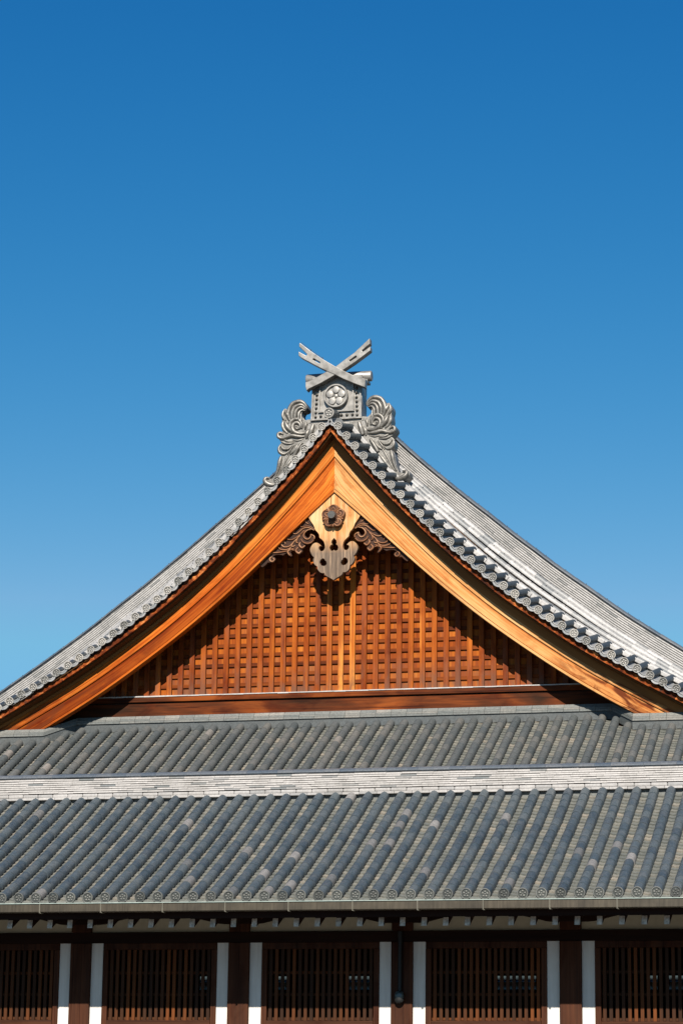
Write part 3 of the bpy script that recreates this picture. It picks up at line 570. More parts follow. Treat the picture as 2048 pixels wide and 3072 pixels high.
# light smoothing
for _ in range(4):
    ZK2 = [ZK2[0]]+[(ZK2[i-1]+2*ZK2[i]+ZK2[i+1])/4 for i in range(1, len(ZK2)-1)]+[ZK2[-1]]
    XK2 = [XK2[0]]+[(XK2[i-1]+2*XK2[i]+XK2[i+1])/4 for i in range(1, len(XK2)-1)]+[XK2[-1]]
SS = [0]
for i in range(1, len(XK2)): SS.append(SS[-1]+math.hypot(XK2[i]-XK2[i-1], ZK2[i]-ZK2[i-1]))
SMAX = SS[-1]
def C(s):
    s = max(0, min(s, SMAX-1e-6)); i = 0
    while SS[i+1] < s: i += 1
    t = (s-SS[i])/(SS[i+1]-SS[i]); return XK2[i]+(XK2[i+1]-XK2[i])*t, ZK2[i]+(ZK2[i+1]-ZK2[i])*t
def T(s):
    a, b = C(max(0, s-.15)), C(min(SMAX, s+.15)); d = Vector((b[0]-a[0], b[1]-a[1])); d.normalize(); return d
T0 = T(.15)
def P(side, s, h, Y):
    x, z = C(s); t = T(s); nx, nz = -t.y, t.x
    X, Z = x+nx*h, z+nz*h
    if s <= 1e-6 or X < 0: X, Z = 0.0, ZK2[0]+h/T0.x if (s <= 1e-6 or X < 0) else Z
    return Vector((XC+side*X, Y, Z))
def srange(a, b, d=.12):
    n = max(1, int(round((b-a)/d))); return [a+(b-a)*i/n for i in range(n+1)]
def rsweep(mb, side, sec, a, b, d=.12, rnd=None):
    rings = []
    for s in srange(a, b, d):
        rings.append([P(side, s, h+(rdh(s) if h > .2 else 0), Y+rdY(s)) for (Y, h) in sec])
    mb.loft(rings, rnd=rnd)
def sweep(mb, side, sec, a, b, d=.12, rnd=None, hf=None):
    ss = srange(a, b, d); cols = []
    for (Y, h) in sec:
        hs_ = [hf(s, h) if hf else h for s in ss]; raw = []
        for s, q in zip(ss, hs_):
            x, z = C(s); t = T(s); raw.append([x-t.y*q, z+t.x*q])
        if ss[0] < 1e-6:
            if raw[0][0] < 0:      # mitre on the centre line
                j = next(i for i, r_ in enumerate(raw) if r_[0] >= 0)
                t = -raw[j-1][0]/(raw[j][0]-raw[j-1][0]+1e-9); zc = raw[j-1][1]+(raw[j][1]-raw[j-1][1])*t
                for i in range(j): raw[i] = [0.0, zc]
            else: raw[0] = [0.0, ZK2[0]+hs_[0]/T0.x]
        cols.append([(Vector((XC+side*max(r_[0], 0), Y, r_[1])), (s, q, Y)) for r_, s, q in zip(raw, ss, hs_)])
    rings = [[c[i][0] for c in cols] for i in range(len(ss))]
    g = [c[i][1] for i in range(len(ss)) for c in cols]
    mb.loft(rings, rnd=rnd, g=g)
def lerp_tab(s, tab):
    for (a, va), (b, vb) in zip(tab[:-1], tab[1:]):
        if s <= b: return va+(vb-va)*max(0, (s-a)/(b-a))
    return tab[-1][1]
def rdY(s): return lerp_tab(s, [(0, .40), (2.2, .39), (3.6, .36), (5, .335), (6.5, .30), (8, .31), (9.5, .36), (11, .42)])
def rdh(s): return lerp_tab(s, [(0, -.24), (.8, -.17), (2.2, -.03), (3.6, .105), (5, .16), (6.5, .145), (8, .08), (9.5, -.01), (11, -.12), (12, -.18)])
def hd(d): return .0+.34*d if d < .55 else .187+(d-.55)*.36
Y0 = 11.3
SK = [SS[k] for k in range(len(SS))]
kmax = 38
vme = disc_mesh('verge_tile_disc', .091, M['vcap'])
for side in (-1, 1):
    for k in range(1, kmax):
        p_ = P(side, SK[k], .0, Y0-.03); o = link('verge_tile_disc', vme, None, HALL, p_); o.rotation_euler = (R(random.uniform(-4, 4)), R(random.uniform(-10, 10)), R(random.uniform(-4, 4)))
# big disc at the apex and its tube
ap = disc_mesh('apex_tile_disc', .115, M['vcap']); link('apex_tile_disc', ap, None, HALL, (XC-.02, Y0-.05, 11.262))
b = MB(); b.tube([(XC-.02, Y0-.03, 11.255), (XC-.02, 11.80, 11.36)], .108, 16, .5)
b.build('apex_tube', M['verge_tube'], HALL, smooth=True, auto=40)
for side in (-1, 1):
    vt = MB(); vp = MB(); vl = MB()
    for k in range(1, kmax):
        s = SK[k]; t = T(s); tx = Vector((side*t.x, 0, t.y)); nn = Vector((side*-t.y, 0, t.x))
        rings = []; n = 12
        for d in (-.02, .3, .62):
            c = P(side, s, hd(max(d, 0)), Y0+d)
            rings.append([c+.078*(math.cos(f)*tx+math.sin(f)*nn) for f in [2*math.pi*q/n for q in range(n)]])
        vt.loft(rings, caps=False, rnd=random.random())
        # pan tile to the next tube, and its crescent lip
        s2 = (SK[k]+SK[k-1])/2; t = T(s2); tx = Vector((side*t.x, 0, t.y)); nn = Vector((side*-t.y, 0, t.x))
        m = 8
        rings = []
        for d in (.0, .62):
            c = P(side, s2, hd(d), Y0+d); up = []; dn = []
            for q in range(m+1):
                u = -1+2*q/m; a = -.098+.05*u*u
                up.append(c+tx*(u*.13)+nn*(a+.03)); dn.append(c+tx*(u*.13)+nn*(a+.0))
            rings.append(up+dn[::-1])
        vp.loft(rings, rnd=random.random()*.5)
        for (ya, yb_, oa, ob, wd) in ((-.03, .02, -.012, .022, .118), (-.012, .03, .040, .054, .1)):
            rings = []
            for Yq in (Y0+ya, Y0+yb_):
                c = P(side, s2, 0, Yq); up = []; dn = []
                for q in range(m+1):
                    u = -1+2*q/m; a = -.092+.05*u*u
                    up.append(c+tx*(u*wd)+nn*(a+ob)); dn.append(c+tx*(u*wd)+nn*(a+oa-.006*(1-u*u)))
                rings.append(up+dn[::-1])
            vl.loft(rings, rnd=random.random())
    vt.build('verge_cover_tiles', M['verge_tube'], HALL, smooth=True, auto=50)
    vp.build('verge_pan_tiles', M['vpan'], HALL, smooth=True, auto=40)
    vl.build('verge_edge_tiles', M['vpan'], HALL, smooth=True, auto=40)
# flat strip, then three rows of tubes running down the slope, then the descending ridge
SE = SK[kmax]+.3
for side in (-1, 1):
    fs_ = MB(); ct = MB(); cp = MB(); dr = MB(); dc = MB(); bd = MB(); nail = MB()
    s = .25+random.random()*.2
    while s < SE:
        e = min(s+.62, SE); j = random.uniform(-.004, .004)
        sweep(fs_, side, [(Y0+.50+j, .155), (Y0+.60, .155), (Y0+.60, .25+j), (Y0+.50+j, .243+j)], s+.002, e-.002, .2, random.random()*.55); s = e
    for ci, d in enumerate((.71, .99, 1.27, 1.53)):
        hb0 = .20+(d-.71)*.33; kk = min(1, (d-.6)/.8)
        s = .3+random.random()*.3 if ci < 3 else 1.2
        while s < SE:
            e = min(s+.30, SE); n = 8; rings = []
            for ss, rr in ((s-.012, .079), (e, .072)):
                hb = hb0+rdh(ss)*kk; c = P(side, ss, hb+.02, Y0+d); t = T(ss); nn = Vector((side*-t.y, 0, t.x))
                rings.append([c+rr*(math.cos(f)*Vector((0, 1, 0))+math.sin(f)*nn) for f in [math.pi*(-.1+1.2*q/n) for q in range(n+1)]])
            u = random.random(); m = n+1
            ct.add(rings[0]+rings[1], [(q, q+1, m+q+1, m+q) for q in range(n)]+[tuple(range(m)), tuple(range(m, 2*m))], u)
            c = P(side, s+.08, hb+.02, Y0+d); t = T(s); nn = Vector((side*-t.y, 0, t.x)); q0 = c+(nn*.8-Vector((0, 1, 0))*.6)*.07
            nail.tube([q0, q0+(nn*.8-Vector((0, 1, 0))*.6)*.018], .009, 6)
            s = e
        # pan strip between the rows
        s = .3 if ci < 3 else 1.2
        while s < SE:
            e = min(s+.15, SE); hq = hb0+rdh(s)*kk-.045
            c = [P(side, s, hq+.02, Y0+d-.20), P(side, s, hq+.02, Y0+d-.07), P(side, e, hq, Y0+d-.07), P(side, e, hq, Y0+d-.20), P(side, s, hq-.01, Y0+d-.20), P(side, s, hq-.01, Y0+d-.07)]
            cp.add(c, [(0, 1, 2, 3), (0, 1, 5, 4)], random.random()); s = e
    # descending ridge
    zz = .47
    for row in range(10):
        hgt = .058 if row == 0 else .0445
        s = .3+random.random()*.28
        while s < SE:
            e = min(s+.285, SE); j = random.uniform(-.003, .003)
            y0_ = Y0+1.385+.004*row+j
            rsweep(dr, side, [(y0_, zz+.0145), (Y0+1.7, zz+.0145), (Y0+1.7, zz+hgt), (y0_, zz+hgt)], s+.001, e-.001, .3, (random.random()*.8 if random.random() > .07 else random.uniform(.86, .95)))
            s = e
        zz += hgt
    rsweep(bd, side, [(Y0+1.44, .05), (Y0+1.68, .05), (Y0+1.68, zz), (Y0+1.44, zz)], .3, SE, .2, .3)
    s = .3
    while s < SE:
        e = min(s+.29, SE); n = 8; rings = []
        for ss, ex in ((s, .006), (e, .0)):
            t = T(ss); ring = []
            for q in range(n+1):
                f = math.pi*q/n
                ring.append(P(side, ss, rdh(ss)+zz-.005+(.068+ex)*math.sin(f), Y0+1.545+rdY(ss)-(.165+ex)*math.cos(f)))
            rings.append(ring)
        dc.loft(rings, rnd=random.random()); s = e
        if random.random() < .75:
            c = P(side, s-.02, rdh(s)+zz+.06, Y0+1.48+rdY(s)); nail.tube([c, c+Vector((0, 0, .022))], .007, 5)
    fs_.build('verge_strip', M['slope_tube'], HALL, bevel=.012)
    ct.build('slope_cover_tiles', M['slope_tube'], HALL, smooth=True, auto=45)
    cp.build('slope_pan_tiles', M['noshi_dark'], HALL)
    dr.build('descending_ridge_courses', M['noshi_wall'], HALL)
    bd.build('descending_ridge_core', M['inside'], HALL)
    dc.build('descending_ridge_caps', M['ridge_cap'], HALL, smooth=True, auto=40)
    nail.build('tile_nails', M['wire'], HALL)['kind'] = 'stuff'
# deck under the verge tiles and the rest of the great roof behind
dk = MB()
for side in (-1, 1):
    sweep(dk, side, [(Y0+.15, -.105), (Y0+1.4, .33), (Y0+1.4, -.14), (Y0+.15, -.14)], 0, SE-.02, .25, .3)
    sweep(dk, side, [(Y0+1.35, .355), (26, .355), (26, -.10), (Y0+1.35, -.10)], 0, SE-.02, .4, .4)
dk.build('great_roof_deck', M['soffit'], HALL)
b = MB()
for side in (-1, 1):
    for q in range(40):
        Yc = Y0+1.95+.3*q; rings = []
        for s in srange(.5, SE-.1, .5):
            c = P(side, s, .38, Yc); t = T(s); nn = Vector((side*-t.y, 0, t.x))
            rings.append([c+.075*(math.cos(f)*Vector((0, 1, 0))+math.sin(f)*nn) for f in [math.pi*w_/6 for w_ in range(7)]])
        b.loft(rings, closed=False)
b.build('great_roof_tiles', M['tube'], HALL, smooth=True)
# main ridge running back from the ornament
b = MB(); b.box(XC-.24, XC+.24, 12.2, 26, 11.2, 11.72, .5); b.build('main_ridge', M['noshi_dark'], HALL)
b = MB(); b.tube([(XC, 12.2, 11.76), (XC, 26, 11.76)], .15, 14, .5); b.build('main_ridge_cap', M['ridge_cap'], HALL, smooth=True, auto=40)

# rust coloured verge boards, soffit, bargeboards
for side, bm_ in ((-1, 'barge_l'), (1, 'barge_r')):
    b = MB(); s = 0
    while s < SE:
        e = min(s+random.uniform(.22, .5), SE)
        if SE-e < .1: e = SE
        j = random.uniform(-.006, .006); k2 = random.uniform(-.006, .004)
        sweep(b, side, [(11.365+j, -.105), (11.445, -.105), (11.445, -.197+k2), (11.365+j, -.197+k2)], s, e-.0015, .2); s = e
    b.build('verge_board', M['rust'], HALL)
    b = MB(); sweep(b, side, [(11.447, -.142), (12.55, -.142), (12.55, -.225), (11.447, -.225)], 0, SE-.02, .2, .5)
    b.build('verge_soffit', M['soffit'], HALL)
    low = lambda s: -(.742+.5*math.exp(-s/1.7)*(1 if s > 0 else 1)+.05*(s/9)**2)
    TB = -.385 if side > 0 else -.29  # lower edge of the painted shadow band, deeper on the right
    BU = MB()
    sweep(BU, side, [(11.705, TB-.002), (11.93, TB-.002), (11.93, -.486), (11.705, -.486)], 0, SE-.05, .1, 1.0)
    BB = MB()
    sweep(BB, side, [(11.93-.195, -.2), (11.93, -.2), (11.93, -1), (11.735, -1)], 0, SE-.05, .1, .15,
          hf=lambda s, h: (-.494 if h == -.2 else low(s)+.058))
    BT = MB()
    sweep(BT, side, [(11.72, -.2), (11.93, -.2), (11.93, -1), (11.72, -1)], 0, SE-.05, .1, .7,
          hf=lambda s, h: (low(s)+.050 if h == -.2 else low(s)))
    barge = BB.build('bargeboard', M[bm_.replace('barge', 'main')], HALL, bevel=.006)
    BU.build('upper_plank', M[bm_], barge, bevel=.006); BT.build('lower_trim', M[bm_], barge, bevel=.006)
    BV = MB(); sweep(BV, side, [(11.70, -.227), (11.93, -.227), (11.93, TB), (11.70, TB)], 0, SE-.05, .1, .3); BV.build('verge_shadow_board', M['verge_shadow_board'], barge)  # added brown strip: verge shadow on the bargeboard, put in as colour
    barge['label'] = 'darker orange bargeboard' if side < 0 else 'pale honey bargeboard'
    BK = MB(); sweep(BK, side, [(11.765, -.47), (11.90, -.47), (11.90, -.6), (11.765, -.6)], 0, SE-.06, .2, .3)
    sweep(BK, side, [(11.765, -.2), (11.90, -.2), (11.90, -1), (11.765, -1)], 0, SE-.06, .2, .3, hf=lambda s, h: low(s)+(.075 if h == -.2 else .03))
    BK.build('bargeboard_groove', M['soffit'], barge)
    IB = MB(); sweep(IB, side, [(12.0, -.226), (12.1, -.226), (12.1, -.62), (12.0, -.62)], 0, SE-.07, .2, .5)
    IB.build('inner_rafter_board', M['soffit'], HALL)

# gable lattice
LY = 12.42
def gable_top(x, off):   # z of the roof underside at distance |x| from the centre
    x = abs(x); lo, hi = 0, SMAX
    for _ in range(40):
        m_ = (lo+hi)/2
        if P(1, m_, -off, 0).x-XC < x: lo = m_
        else: hi = m_
    return P(1, lo, -off, 0).z
LB = 5.44; HWL = 7.2
b = MB(); N2 = 60
xs = [-HWL+2*HWL*i/N2 for i in range(N2+1)]
top = [(x, max(LB-.3, gable_top(x, .25))) for x in xs]
rx = -HWL
ring0 = [(XC+x, LY+.117, z_) for x, z_ in top]+[(XC+HWL, LY+.117, LB-.45), (XC-HWL, LY+.117, LB-.45)]
b.loft([ring0, [(x, y+.06, z_) for x, y, z_ in ring0]], rnd=.5)
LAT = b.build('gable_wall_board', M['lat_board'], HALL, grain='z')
b = MB()
zr = 5.62; dz = .2145
while zr < 9.6:
    # rail spans where the gable is open
    hw = 0
    for x in [i*.05 for i in range(145)]:
        if gable_top(x, .3) > zr+.05: hw = x
    if hw > .3:
        x = -hw
        b.box(XC-hw, XC+hw, LY+.066, LY+.108, zr, zr+.074)
    zr += dz
b.build('lattice_rails', M['lat_rail'], HALL)
xx = .007
for i in range(-27, 28):
    x = xx+.2548*i; zt = gable_top(x, .28)
    if zt > LB+.1:
        b = MB(); b.box(XC+x-.056, XC+x+.056, LY, LY+.065, LB, zt, {0: 1.15, 1: 1.3}.get(i, random.uniform(0, .9)))
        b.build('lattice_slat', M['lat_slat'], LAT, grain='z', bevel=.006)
# panels behind the lattice: separate small boards between rails
b = MB()
for i in range(-27, 28):
    x = xx+.2548*(i+.5); zt = gable_top(x, .3); z_ = LB
    while z_ < min(zt, 9.6):
        b.box(XC+x-.125, XC+x+.125, LY+.104, LY+.116, z_-.0, min(z_+dz-.004, zt)); z_ += dz
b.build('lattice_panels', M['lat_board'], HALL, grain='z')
# flashing, sill and beam under the lattice
b = MB(); x = -6.6
while x < 6.6:
    b.box(XC+x, XC+x+.248, 12.335+random.uniform(-.004, .004), LY+.12, LB-.018+random.uniform(-.004, .004), LB+.002+random.uniform(0, .004), random.random()*.4); x += .25
b.build('lattice_flashing', M['noshi'], HALL)
b = MB(); b.box(XC-6.7, XC+6.7, 12.35, 12.6, 5.314, LB-.022, .7); b.build('lattice_sill', M['beam'], HALL, bevel=.006)
b = MB(); b.box(XC-6.9, XC+6.9, 12.40, 12.6, 4.9, 5.285, .6); b.build('gable_beam', M['beam'], HALL)
b = MB(); b.box(XC-6.9, XC+6.9, 12.45, 12.6, 5.28, 5.32, .2); b.build('beam_gap', M['inside'], HALL)

# grey course band around the foot of the gable
bandpts = [(-13.9, 11.60), (-6.34, 11.60), (-5.83, 12.2), (5.83, 12.2), (6.34, 11.60), (13.9, 11.60)]
def plane_z(Y): return 4.864+TAN28*(Y-12.4)
b = MB()
for li, (o0, h0, h1) in enumerate(((.0, .0, .045), (.022, .05, .088), (.04, .093, .165))):
    for a, c in zip(bandpts[:-1], bandpts[1:]):
        L = math.hypot(c[0]-a[0], c[1]-a[1]); n = max(1, int(L/.33)); diag = abs(c[1]-a[1]) > .1
        if diag: n = 1
        for q in range(n):
            t0, t1 = q/n, (q+1)/n
            u0 = a[0]+(c[0]-a[0])*t0; u1 = a[0]+(c[0]-a[0])*t1; v0 = a[1]+(c[1]-a[1])*t0; v1 = a[1]+(c[1]-a[1])*t1
            z0, z1 = plane_z(v0)+.075, plane_z(v1)+.075
            dpt = .5; g_ = 0 if diag else .002
            j = 0 if diag else random.uniform(-.002, .002)
            lean = .05 if li == 2 else 0
            b.add([(XC+u0+g_, v0+o0+j, z0+h0), (XC+u1-g_, v1+o0+j, z1+h0), (XC+u1-g_, v1+dpt, z1+h0), (XC+u0+g_, v0+dpt, z0+h0),
                   (XC+u0+g_, v0+o0+lean+j, z0+h1), (XC+u1-g_, v1+o0+lean+j, z1+h1), (XC+u1-g_, v1+dpt, z1+h1), (XC+u0+g_, v0+dpt, z0+h1)],
                  [(0, 3, 2, 1), (4, 5, 6, 7), (0, 1, 5, 4), (1, 2, 6, 5), (2, 3, 7, 6), (3, 0, 4, 7)])
b.build('foot_course_band', M['noshi_dark'], HALL, bevel=.004)
b = MB()
for a, c in zip(bandpts[:-1], bandpts[1:]):
    za, zc = plane_z(a[1]), plane_z(c[1])
    b.add([(XC+a[0], a[1]+.03, za-.1), (XC+c[0], c[1]+.03, zc-.1), (XC+c[0], c[1]+.03, zc+.074), (XC+a[0], a[1]+.03, za+.074)], [(0, 1, 2, 3)], .3)
b.build('foot_bedding', M['tube_up'], HALL)
# lower roof of the hall under the gable
tub = MB(); pan = MB()
def ytop(u):
    for a, c in zip(bandpts[:-1], bandpts[1:]):
        if a[0] <= u <= c[0]: return a[1]+(c[1]-a[1])*(u-a[0])/(c[0]-a[0])
    return 11.6
YB = 8.0
for i in range(-60, 45):
    X = 4.562+.298*i; u = X-XC
    if abs(u) > 13.7: continue
    yt = ytop(u)+.0
    n = int((yt-YB)/.265)
    slope_tube(tub, X, [(yt-(yt-YB)*(1-q/n), plane_z(yt-(yt-YB)*(1-q/n))-.062) for q in range(n+1)])
    u2 = u+.149; yt = min(ytop(u+.25), ytop(u+.05))+.15; n = int((yt-YB)/.125)
    pan_rows(pan, X+.045, X+.253, [(YB+(yt-YB)*q/n, plane_z(YB+(yt-YB)*q/n)-.115) for q in range(n+1)])
tub.build('lower_roof_cover_tiles', M['tube_up'], HALL, smooth=True, auto=50)
pan.build('lower_roof_pan_tiles', M['pan'], HALL, smooth=True, auto=35)
b = MB(); sec = [(YB, plane_z(YB)-.17), (12.6, plane_z(12.6)-.17), (12.6, plane_z(12.6)-.4), (YB, plane_z(YB)-.4)]
b.loft([[(XC-13.8, y, z_) for y, z_ in sec], [(XC+13.8, y, z_) for y, z_ in sec]], rnd=.4); b.build('lower_roof_deck', M['dark_wood'], HALL)
# hall wall seen through the corridor's rear openings
b = MB(); b.box(XC-13.3, XC+13.3, 9.6, 9.8, GZ, 3.0, .5); b.build('hall_wall', M['tan'], HALL)
b = MB(); b.box(XC-13.3, XC+13.3, 9.55, 9.598, -.81, 1.2, .5); b.build('hall_windows', M['pale_glass'], HALL)
b = MB(); b.box(XC-13.3, XC+13.3, 9.5, 9.598, -.824, -.811, .5); b.build('hall_window_rail', M['gutter_rim'], HALL)

# ---------------------------------------------------------------- pendant board under the apex
po = PEND+[(-p_[0], p_[1]) for p_ in PEND[1:-1]][::-1]
# centre the pendant outline on the gable centre line
cu = PEND[0][0]
half = [(p_[0]-cu, p_[1]) for p_ in PEND]; tipu = (0.0, half[-1][1])
half = [(0.0, half[0][1])]+half[1:-1]+[tipu]
ph = smooth_loop(half, 3, 42)[:-3]
ph = [q for q in ph if q[0] <= .0005]
full = ph+[tipu]+[(-q[0], q[1]) for q in ph[1:]][::-1] if abs(ph[-1][0]) > .001 else ph+[(-q[0], q[1]) for q in ph[1:-1]][::-1]
hol = [(p_[0]-cu, p_[1]) for p_ in PHOLE]; hol = [(0.0, hol[0][1])]+hol[1:-1]+[(0.0, hol[-1][1])]
hol = hol+[(-q[0], q[1]) for q in hol[1:-1]][::-1]
sl_ = [(p_[0]-cu, p_[1]) for p_ in PSIDE]; sr_ = [(-q[0], q[1]) for q in sl_][::-1]
b = plate(full, [hol, sl_, sr_], 11.765, 11.865)
PN = b.build('gable_pendant', M['pend'], HALL, grain='z', bevel=.006)
# weathered lower part: separate colour through height in the material
m = M['pend'].node_tree; bs = m.nodes['Principled BSDF']; src = bs.inputs['Base Color'].links[0].from_socket
pos = N(m, 'ShaderNodeNewGeometry').outputs['Position']; sx = N(m, 'ShaderNodeSeparateXYZ'); m.links.new(pos, sx.inputs[0])
mr = N(m, 'ShaderNodeMapRange'); mr.inputs[1].default_value = 8.80; mr.inputs[2].default_value = 8.30; m.links.new(sx.outputs[2], mr.inputs[0])
nz = noise(m, mapping(m, pos, (26, 26, 1.6)), 1.0, 5, 0.7)
ad = N(m, 'ShaderNodeMath', operation='MULTIPLY_ADD'); ad.inputs[1].default_value = 2.4; ad.inputs[2].default_value = -0.95; m.links.new(nz, ad.inputs[0])
ad2 = N(m, 'ShaderNodeMath', operation='ADD', use_clamp=True); m.links.new(ad.outputs[0], ad2.inputs[0]); m.links.new(mr.outputs[0], ad2.inputs[1])
ml = N(m, 'ShaderNodeMath', operation='MULTIPLY', use_clamp=True); m.links.new(ad2.outputs[0], ml.inputs[0]); m.links.new(mr.outputs[0], ml.inputs[1])
grey = ramp(m, noise(m, mapping(m, pos, (40, 40, 1.2)), 1.0, 4, 0.7), [(0.35, (0.07, 0.05, 0.036)), (0.55, (0.16, 0.115, 0.082)), (0.72, (0.45, 0.3, 0.18))])
m.links.new(mix(m, ml.outputs[0], src, grey), bs.inputs['Base Color'])
# five petalled boss with its peg
bc = (0.0, PBOSS[0][1]); br = .262
b = MB()
for i in range(5):
    a = math.pi/2+i*2*math.pi/5
    pts = []
    for q in range(9):
        f = a-math.pi/5+2*math.pi/5*q/8; rr = br*(.80+.2*math.cos((q-4)/4*math.pi*.5)*1.0) if q not in (0, 8) else br*.74
        if q == 4: rr = br*1.0
        pts.append((bc[0]+rr*math.cos(f), bc[1]+rr*math.sin(f)))
    pts = [(bc[0], bc[1])]+pts
    ringf = [(XC+u, 11.66, z_) for u, z_ in pts]; ringb = [(XC+u, 11.7645, z_) for u, z_ in pts]
    b.loft([ringf, ringb], rnd=.4)
BO = b.build('flower_boss', M['boss'], PN, bevel=.01)
b = MB()
for i in range(5):
    a = math.pi/2+i*2*math.pi/5
    def pt(r_, da): return (bc[0]+br*r_*math.cos(a+da), bc[1]+br*r_*math.sin(a+da))
    strand(b, [(*pt(.35, -.35), .012), (*pt(.62, -.48), .015), (*pt(.85, -.3), .015), (*pt(.93, 0), .013), (*pt(.85, .3), .015), (*pt(.62, .48), .015), (*pt(.35, .35), .012)], 11.66, 1.3)
    strand(b, [(*pt(.38, -.2), .008), (*pt(.55, -.28), .012), (*pt(.7, 0), .012), (*pt(.55, .28), .012), (*pt(.38, .2), .008)], 11.66, 1.2)
    strand(b, [(*pt(.5, math.pi/5), .01), (*pt(.8, math.pi/5), .022), (*pt(.92, math.pi/5), .008)], 11.66, 1.2)
for i in range(20):
    a = i*2*math.pi/20; strand(b, [(bc[0]+.1*math.cos(a), bc[1]+.1*math.sin(a), .01), (bc[0]+.125*math.cos(a), bc[1]+.125*math.sin(a), .009)], 11.655, 1.2, n=6)
b.build('boss_carving', M['carve_edge'], PN, smooth=True)
b = MB(); b.tube([(XC, 11.66, bc[1]), (XC, 11.63, bc[1])], .105, 16, .4); b.build('boss_collar', M['boss'], PN, smooth=True, auto=40)
b = MB(); b.tube([(XC, 11.64, bc[1]), (XC, 11.50, bc[1]+.0)], [.082, .080], 18, .3); b.build('boss_peg', M['stud'], PN, smooth=True, auto=40)
# carved wings either side
for sgn in (1, -1):
    wo = WING if sgn == 1 else mirror(WING)[::-1]
    b = plate(smooth_loop(wo, 2, 45), [], 11.815, 11.885); b.r = [.5]*len(b.r)
    WG = b.build('pendant_wing', M['carve'], HALL, bevel=.008)
    b = MB()
    for st in WSTR: strand(b, st, 11.808, 1.6, sgn, 8)
    b.build('wing_carving', M['carve_edge'], WG, smooth=True)

# ---------------------------------------------------------------- ridge end ornament
b = MB(); b.box(XC-.56, XC+.56, 11.83, 12.28, 11.262, 12.25, .4)
OR = b.build('ridge_end_ornament', M['ibushi'], HALL, bevel=.01)
def quadplate(mb, pts, y0, y1, rnd=.5): mb.loft([[(XC+u, y0, z_) for u, z_ in pts], [(XC+u, y1, z_) for u, z_ in pts]], rnd=rnd)
b = MB()
quadplate(b, [(-.566, 11.262), (.566, 11.262), (.566, 11.295), (-.566, 11.295)], 11.775, 11.829)
quadplate(b, [(-.566, 11.297), (-.5225, 11.297), (-.500, 12.2), (-.536, 12.2)], 11.785, 11.829)
quadplate(b, [(.5225, 11.297), (.566, 11.297), (.536, 12.2), (.500, 12.2)], 11.785, 11.829)
quadplate(b, [(-.405, 11.435), (.405, 11.435), (.403, 11.465), (-.403, 11.465)], 11.785, 11.829)
quadplate(b, [(-.405, 11.467), (-.375, 11.467), (-.345, 12.1), (-.375, 12.1)], 11.785, 11.829)
quadplate(b, [(.375, 11.467), (.405, 11.467), (.375, 12.1), (.345, 12.1)], 11.785, 11.829)
b.build('ornament_frame', M['ibushi'], OR, bevel=.006)
for i in range(8):
    for sg in (-1, 1):
        b = MB()
        z_ = 11.352+.099*i; u = sg*(.462-.0045*i)
        m = 10; b.loft([[(XC+u+rr*math.cos(2*math.pi*k/m), yy, z_+rr*math.sin(2*math.pi*k/m)) for k in range(m)] for rr, yy in ((.03, 11.829), (.031, 11.81), (.022, 11.79), (.008, 11.782))])
        b.build('ornament_stud', M['stud'], OR, smooth=True, auto=60)
for u in (-.347, -.23, -.115, .0, .115, .235, .358):
    b = MB(); b.loft([[(XC+u+rr*math.cos(2*math.pi*k/10), yy, 11.365+rr*math.sin(2*math.pi*k/10)) for k in range(10)] for rr, yy in ((.03, 11.829), (.031, 11.81), (.022, 11.79), (.008, 11.782))])
    b.build('ornament_stud', M['stud'], OR, smooth=True, auto=60)
# medallion with plum flower crest
mc = (0.0, 11.782); n = 40
b = MB()
def ring2(rr, y): return [(XC+mc[0]+rr*math.cos(2*math.pi*k/n), y, mc[1]+rr*math.sin(2*math.pi*k/n)) for k in range(n)]
b.loft([ring2(.25, 11.828), ring2(.268, 11.79), ring2(.266, 11.735), ring2(.255, 11.722), ring2(.232, 11.722), ring2(.222, 11.738), ring2(.218, 11.77), ring2(.001, 11.77)], rnd=.6)
MD = b.build('crest_medallion', M['ibushi'], OR, smooth=True, auto=35)
b = MB()
for i in range(5):
    a = math.pi/2+i*2*math.pi/5; cx, cz = .138*math.cos(a), mc[1]+.138*math.sin(a)
    b.loft([[(XC+cx+rr*math.cos(2*math.pi*k/20), yy, cz+rr*math.sin(2*math.pi*k/20)) for k in range(20)] for rr, yy in ((.078, 11.7695), (.080, 11.745), (.074, 11.736), (.04, 11.731), (.002, 11.730))], rnd=.9)
    for da in (-.32, 0, .32):
        a2 = a+da; strand(b, [(.045*math.cos(a2), mc[1]+.045*math.sin(a2), .006), (.062*math.cos(a2), mc[1]+.062*math.sin(a2), .010)], 11.765, 1.6, n=6)
b.loft([[(XC+rr*math.cos(2*math.pi*k/16), yy, mc[1]+rr*math.sin(2*math.pi*k/16)) for k in range(16)] for rr, yy in ((.04, 11.7695), (.042, 11.75), (.034, 11.742), (.002, 11.74))], rnd=.8)
b.build('crest_petals', M['ibushi'], MD, smooth=True, auto=45)
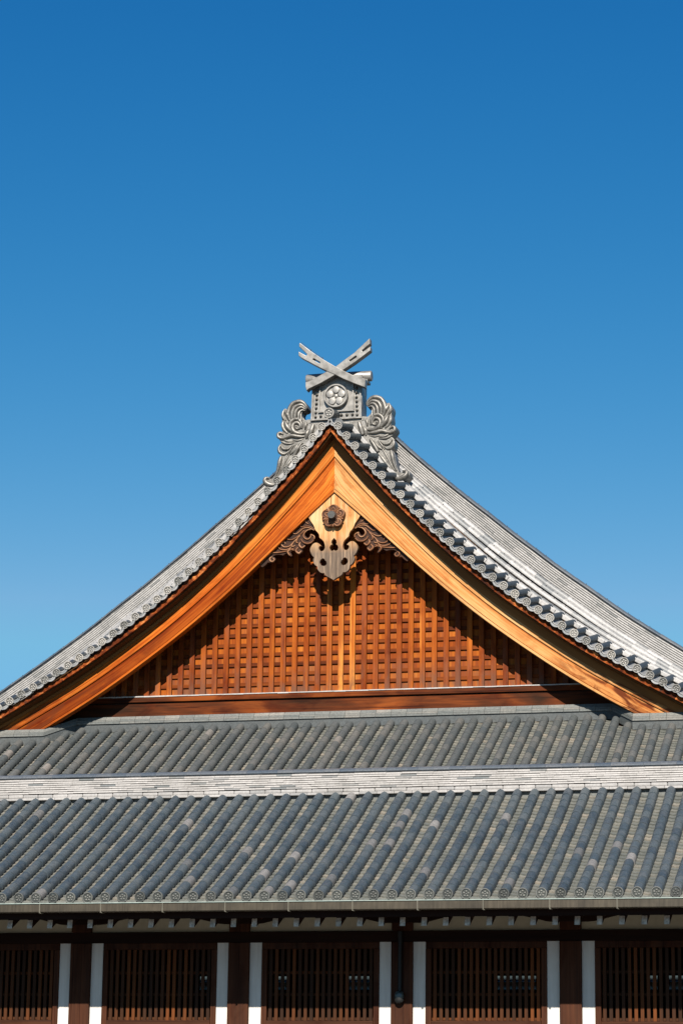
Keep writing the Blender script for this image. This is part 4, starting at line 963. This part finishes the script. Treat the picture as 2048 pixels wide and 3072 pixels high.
# pedestal behind the apex between the fins
b = MB(); quadplate(b, [(-.75, 10.6), (.75, 10.6), (.62, 11.2605), (-.62, 11.2605)], 11.84, 12.2); b.build('ornament_pedestal', M['ibushi'], OR)
# crossing finials
def centre(pts, c): return [(p_[0]-c, p_[1]) for p_ in pts]
def bar(outline, slot, y0, y1):
    b = plate(outline, [slot], y0, y1); b.r = [random.random()]*len(b.r); return b
bar(BARA, BARAS, 11.615, 11.80).build('crossed_bar', M['ibushi'], OR, bevel=.008)
bar(BARB, BARBS, 11.628, 11.812).build('crossed_bar', M['ibushi'], OR, bevel=.008)
b = MB()
for (u, z_, u2, z2) in ((-.74, 12.98, -.3, 12.68),):
    pts = [(BARA[0][0]+.01, BARA[0][1]), BARA[1], BARA[2], BARA[3]]
    b.tube([(XC+q[0], 11.70, q[1]+.03) for q in pts[:3]], .004, 5)
    for q in pts[1:3]: b.tube([(XC+q[0], 11.70, q[1]-.01), (XC+q[0], 11.70, q[1]+.045)], .01, 6)
b.build('lightning_wire', M['wire'], OR)
# round log lying across the ridge
b = MB(); n = 20
b.loft([[(XC+u, 12.0+rr*math.cos(2*math.pi*k/n), 12.254+rr*math.sin(2*math.pi*k/n)) for k in range(n)] for u, rr in ((-.72, .085), (-.725, .105), (-.70, .116), (-.3, .122), (.3, .122), (.72, .116), (.735, .105), (.735, .08))], rnd=.3)
b.build('ridge_log', M['ibushi'], OR, smooth=True, auto=50)
b = MB(); b.box(XC-.66, XC+.66, 11.88, 12.2, 12.10, 12.16, .5); b.build('ornament_cornice', M['ibushi'], OR, bevel=.008)
# cloud and wave fins
for sgn in (1, -1):
    fo = FIN if sgn == 1 else mirror(FIN)[::-1]
    fh = FHOLE if sgn == 1 else mirror(FHOLE)[::-1]
    b = plate(smooth_loop(fo, 2, 45), [smooth_loop(fh, 2, 45)], 11.83, 12.16); b.r = [.5]*len(b.r)
    FN = b.build('ornament_fin', M['ibushi_fin'], OR, bevel=.012)
    b = MB()
    for q, st in enumerate(FSTR): strand(b, st, 11.835-.006*(q % 4), 1.25, sgn, 12)
    b.build('fin_scrolls', M['ibushi_fin'], FN, smooth=True)
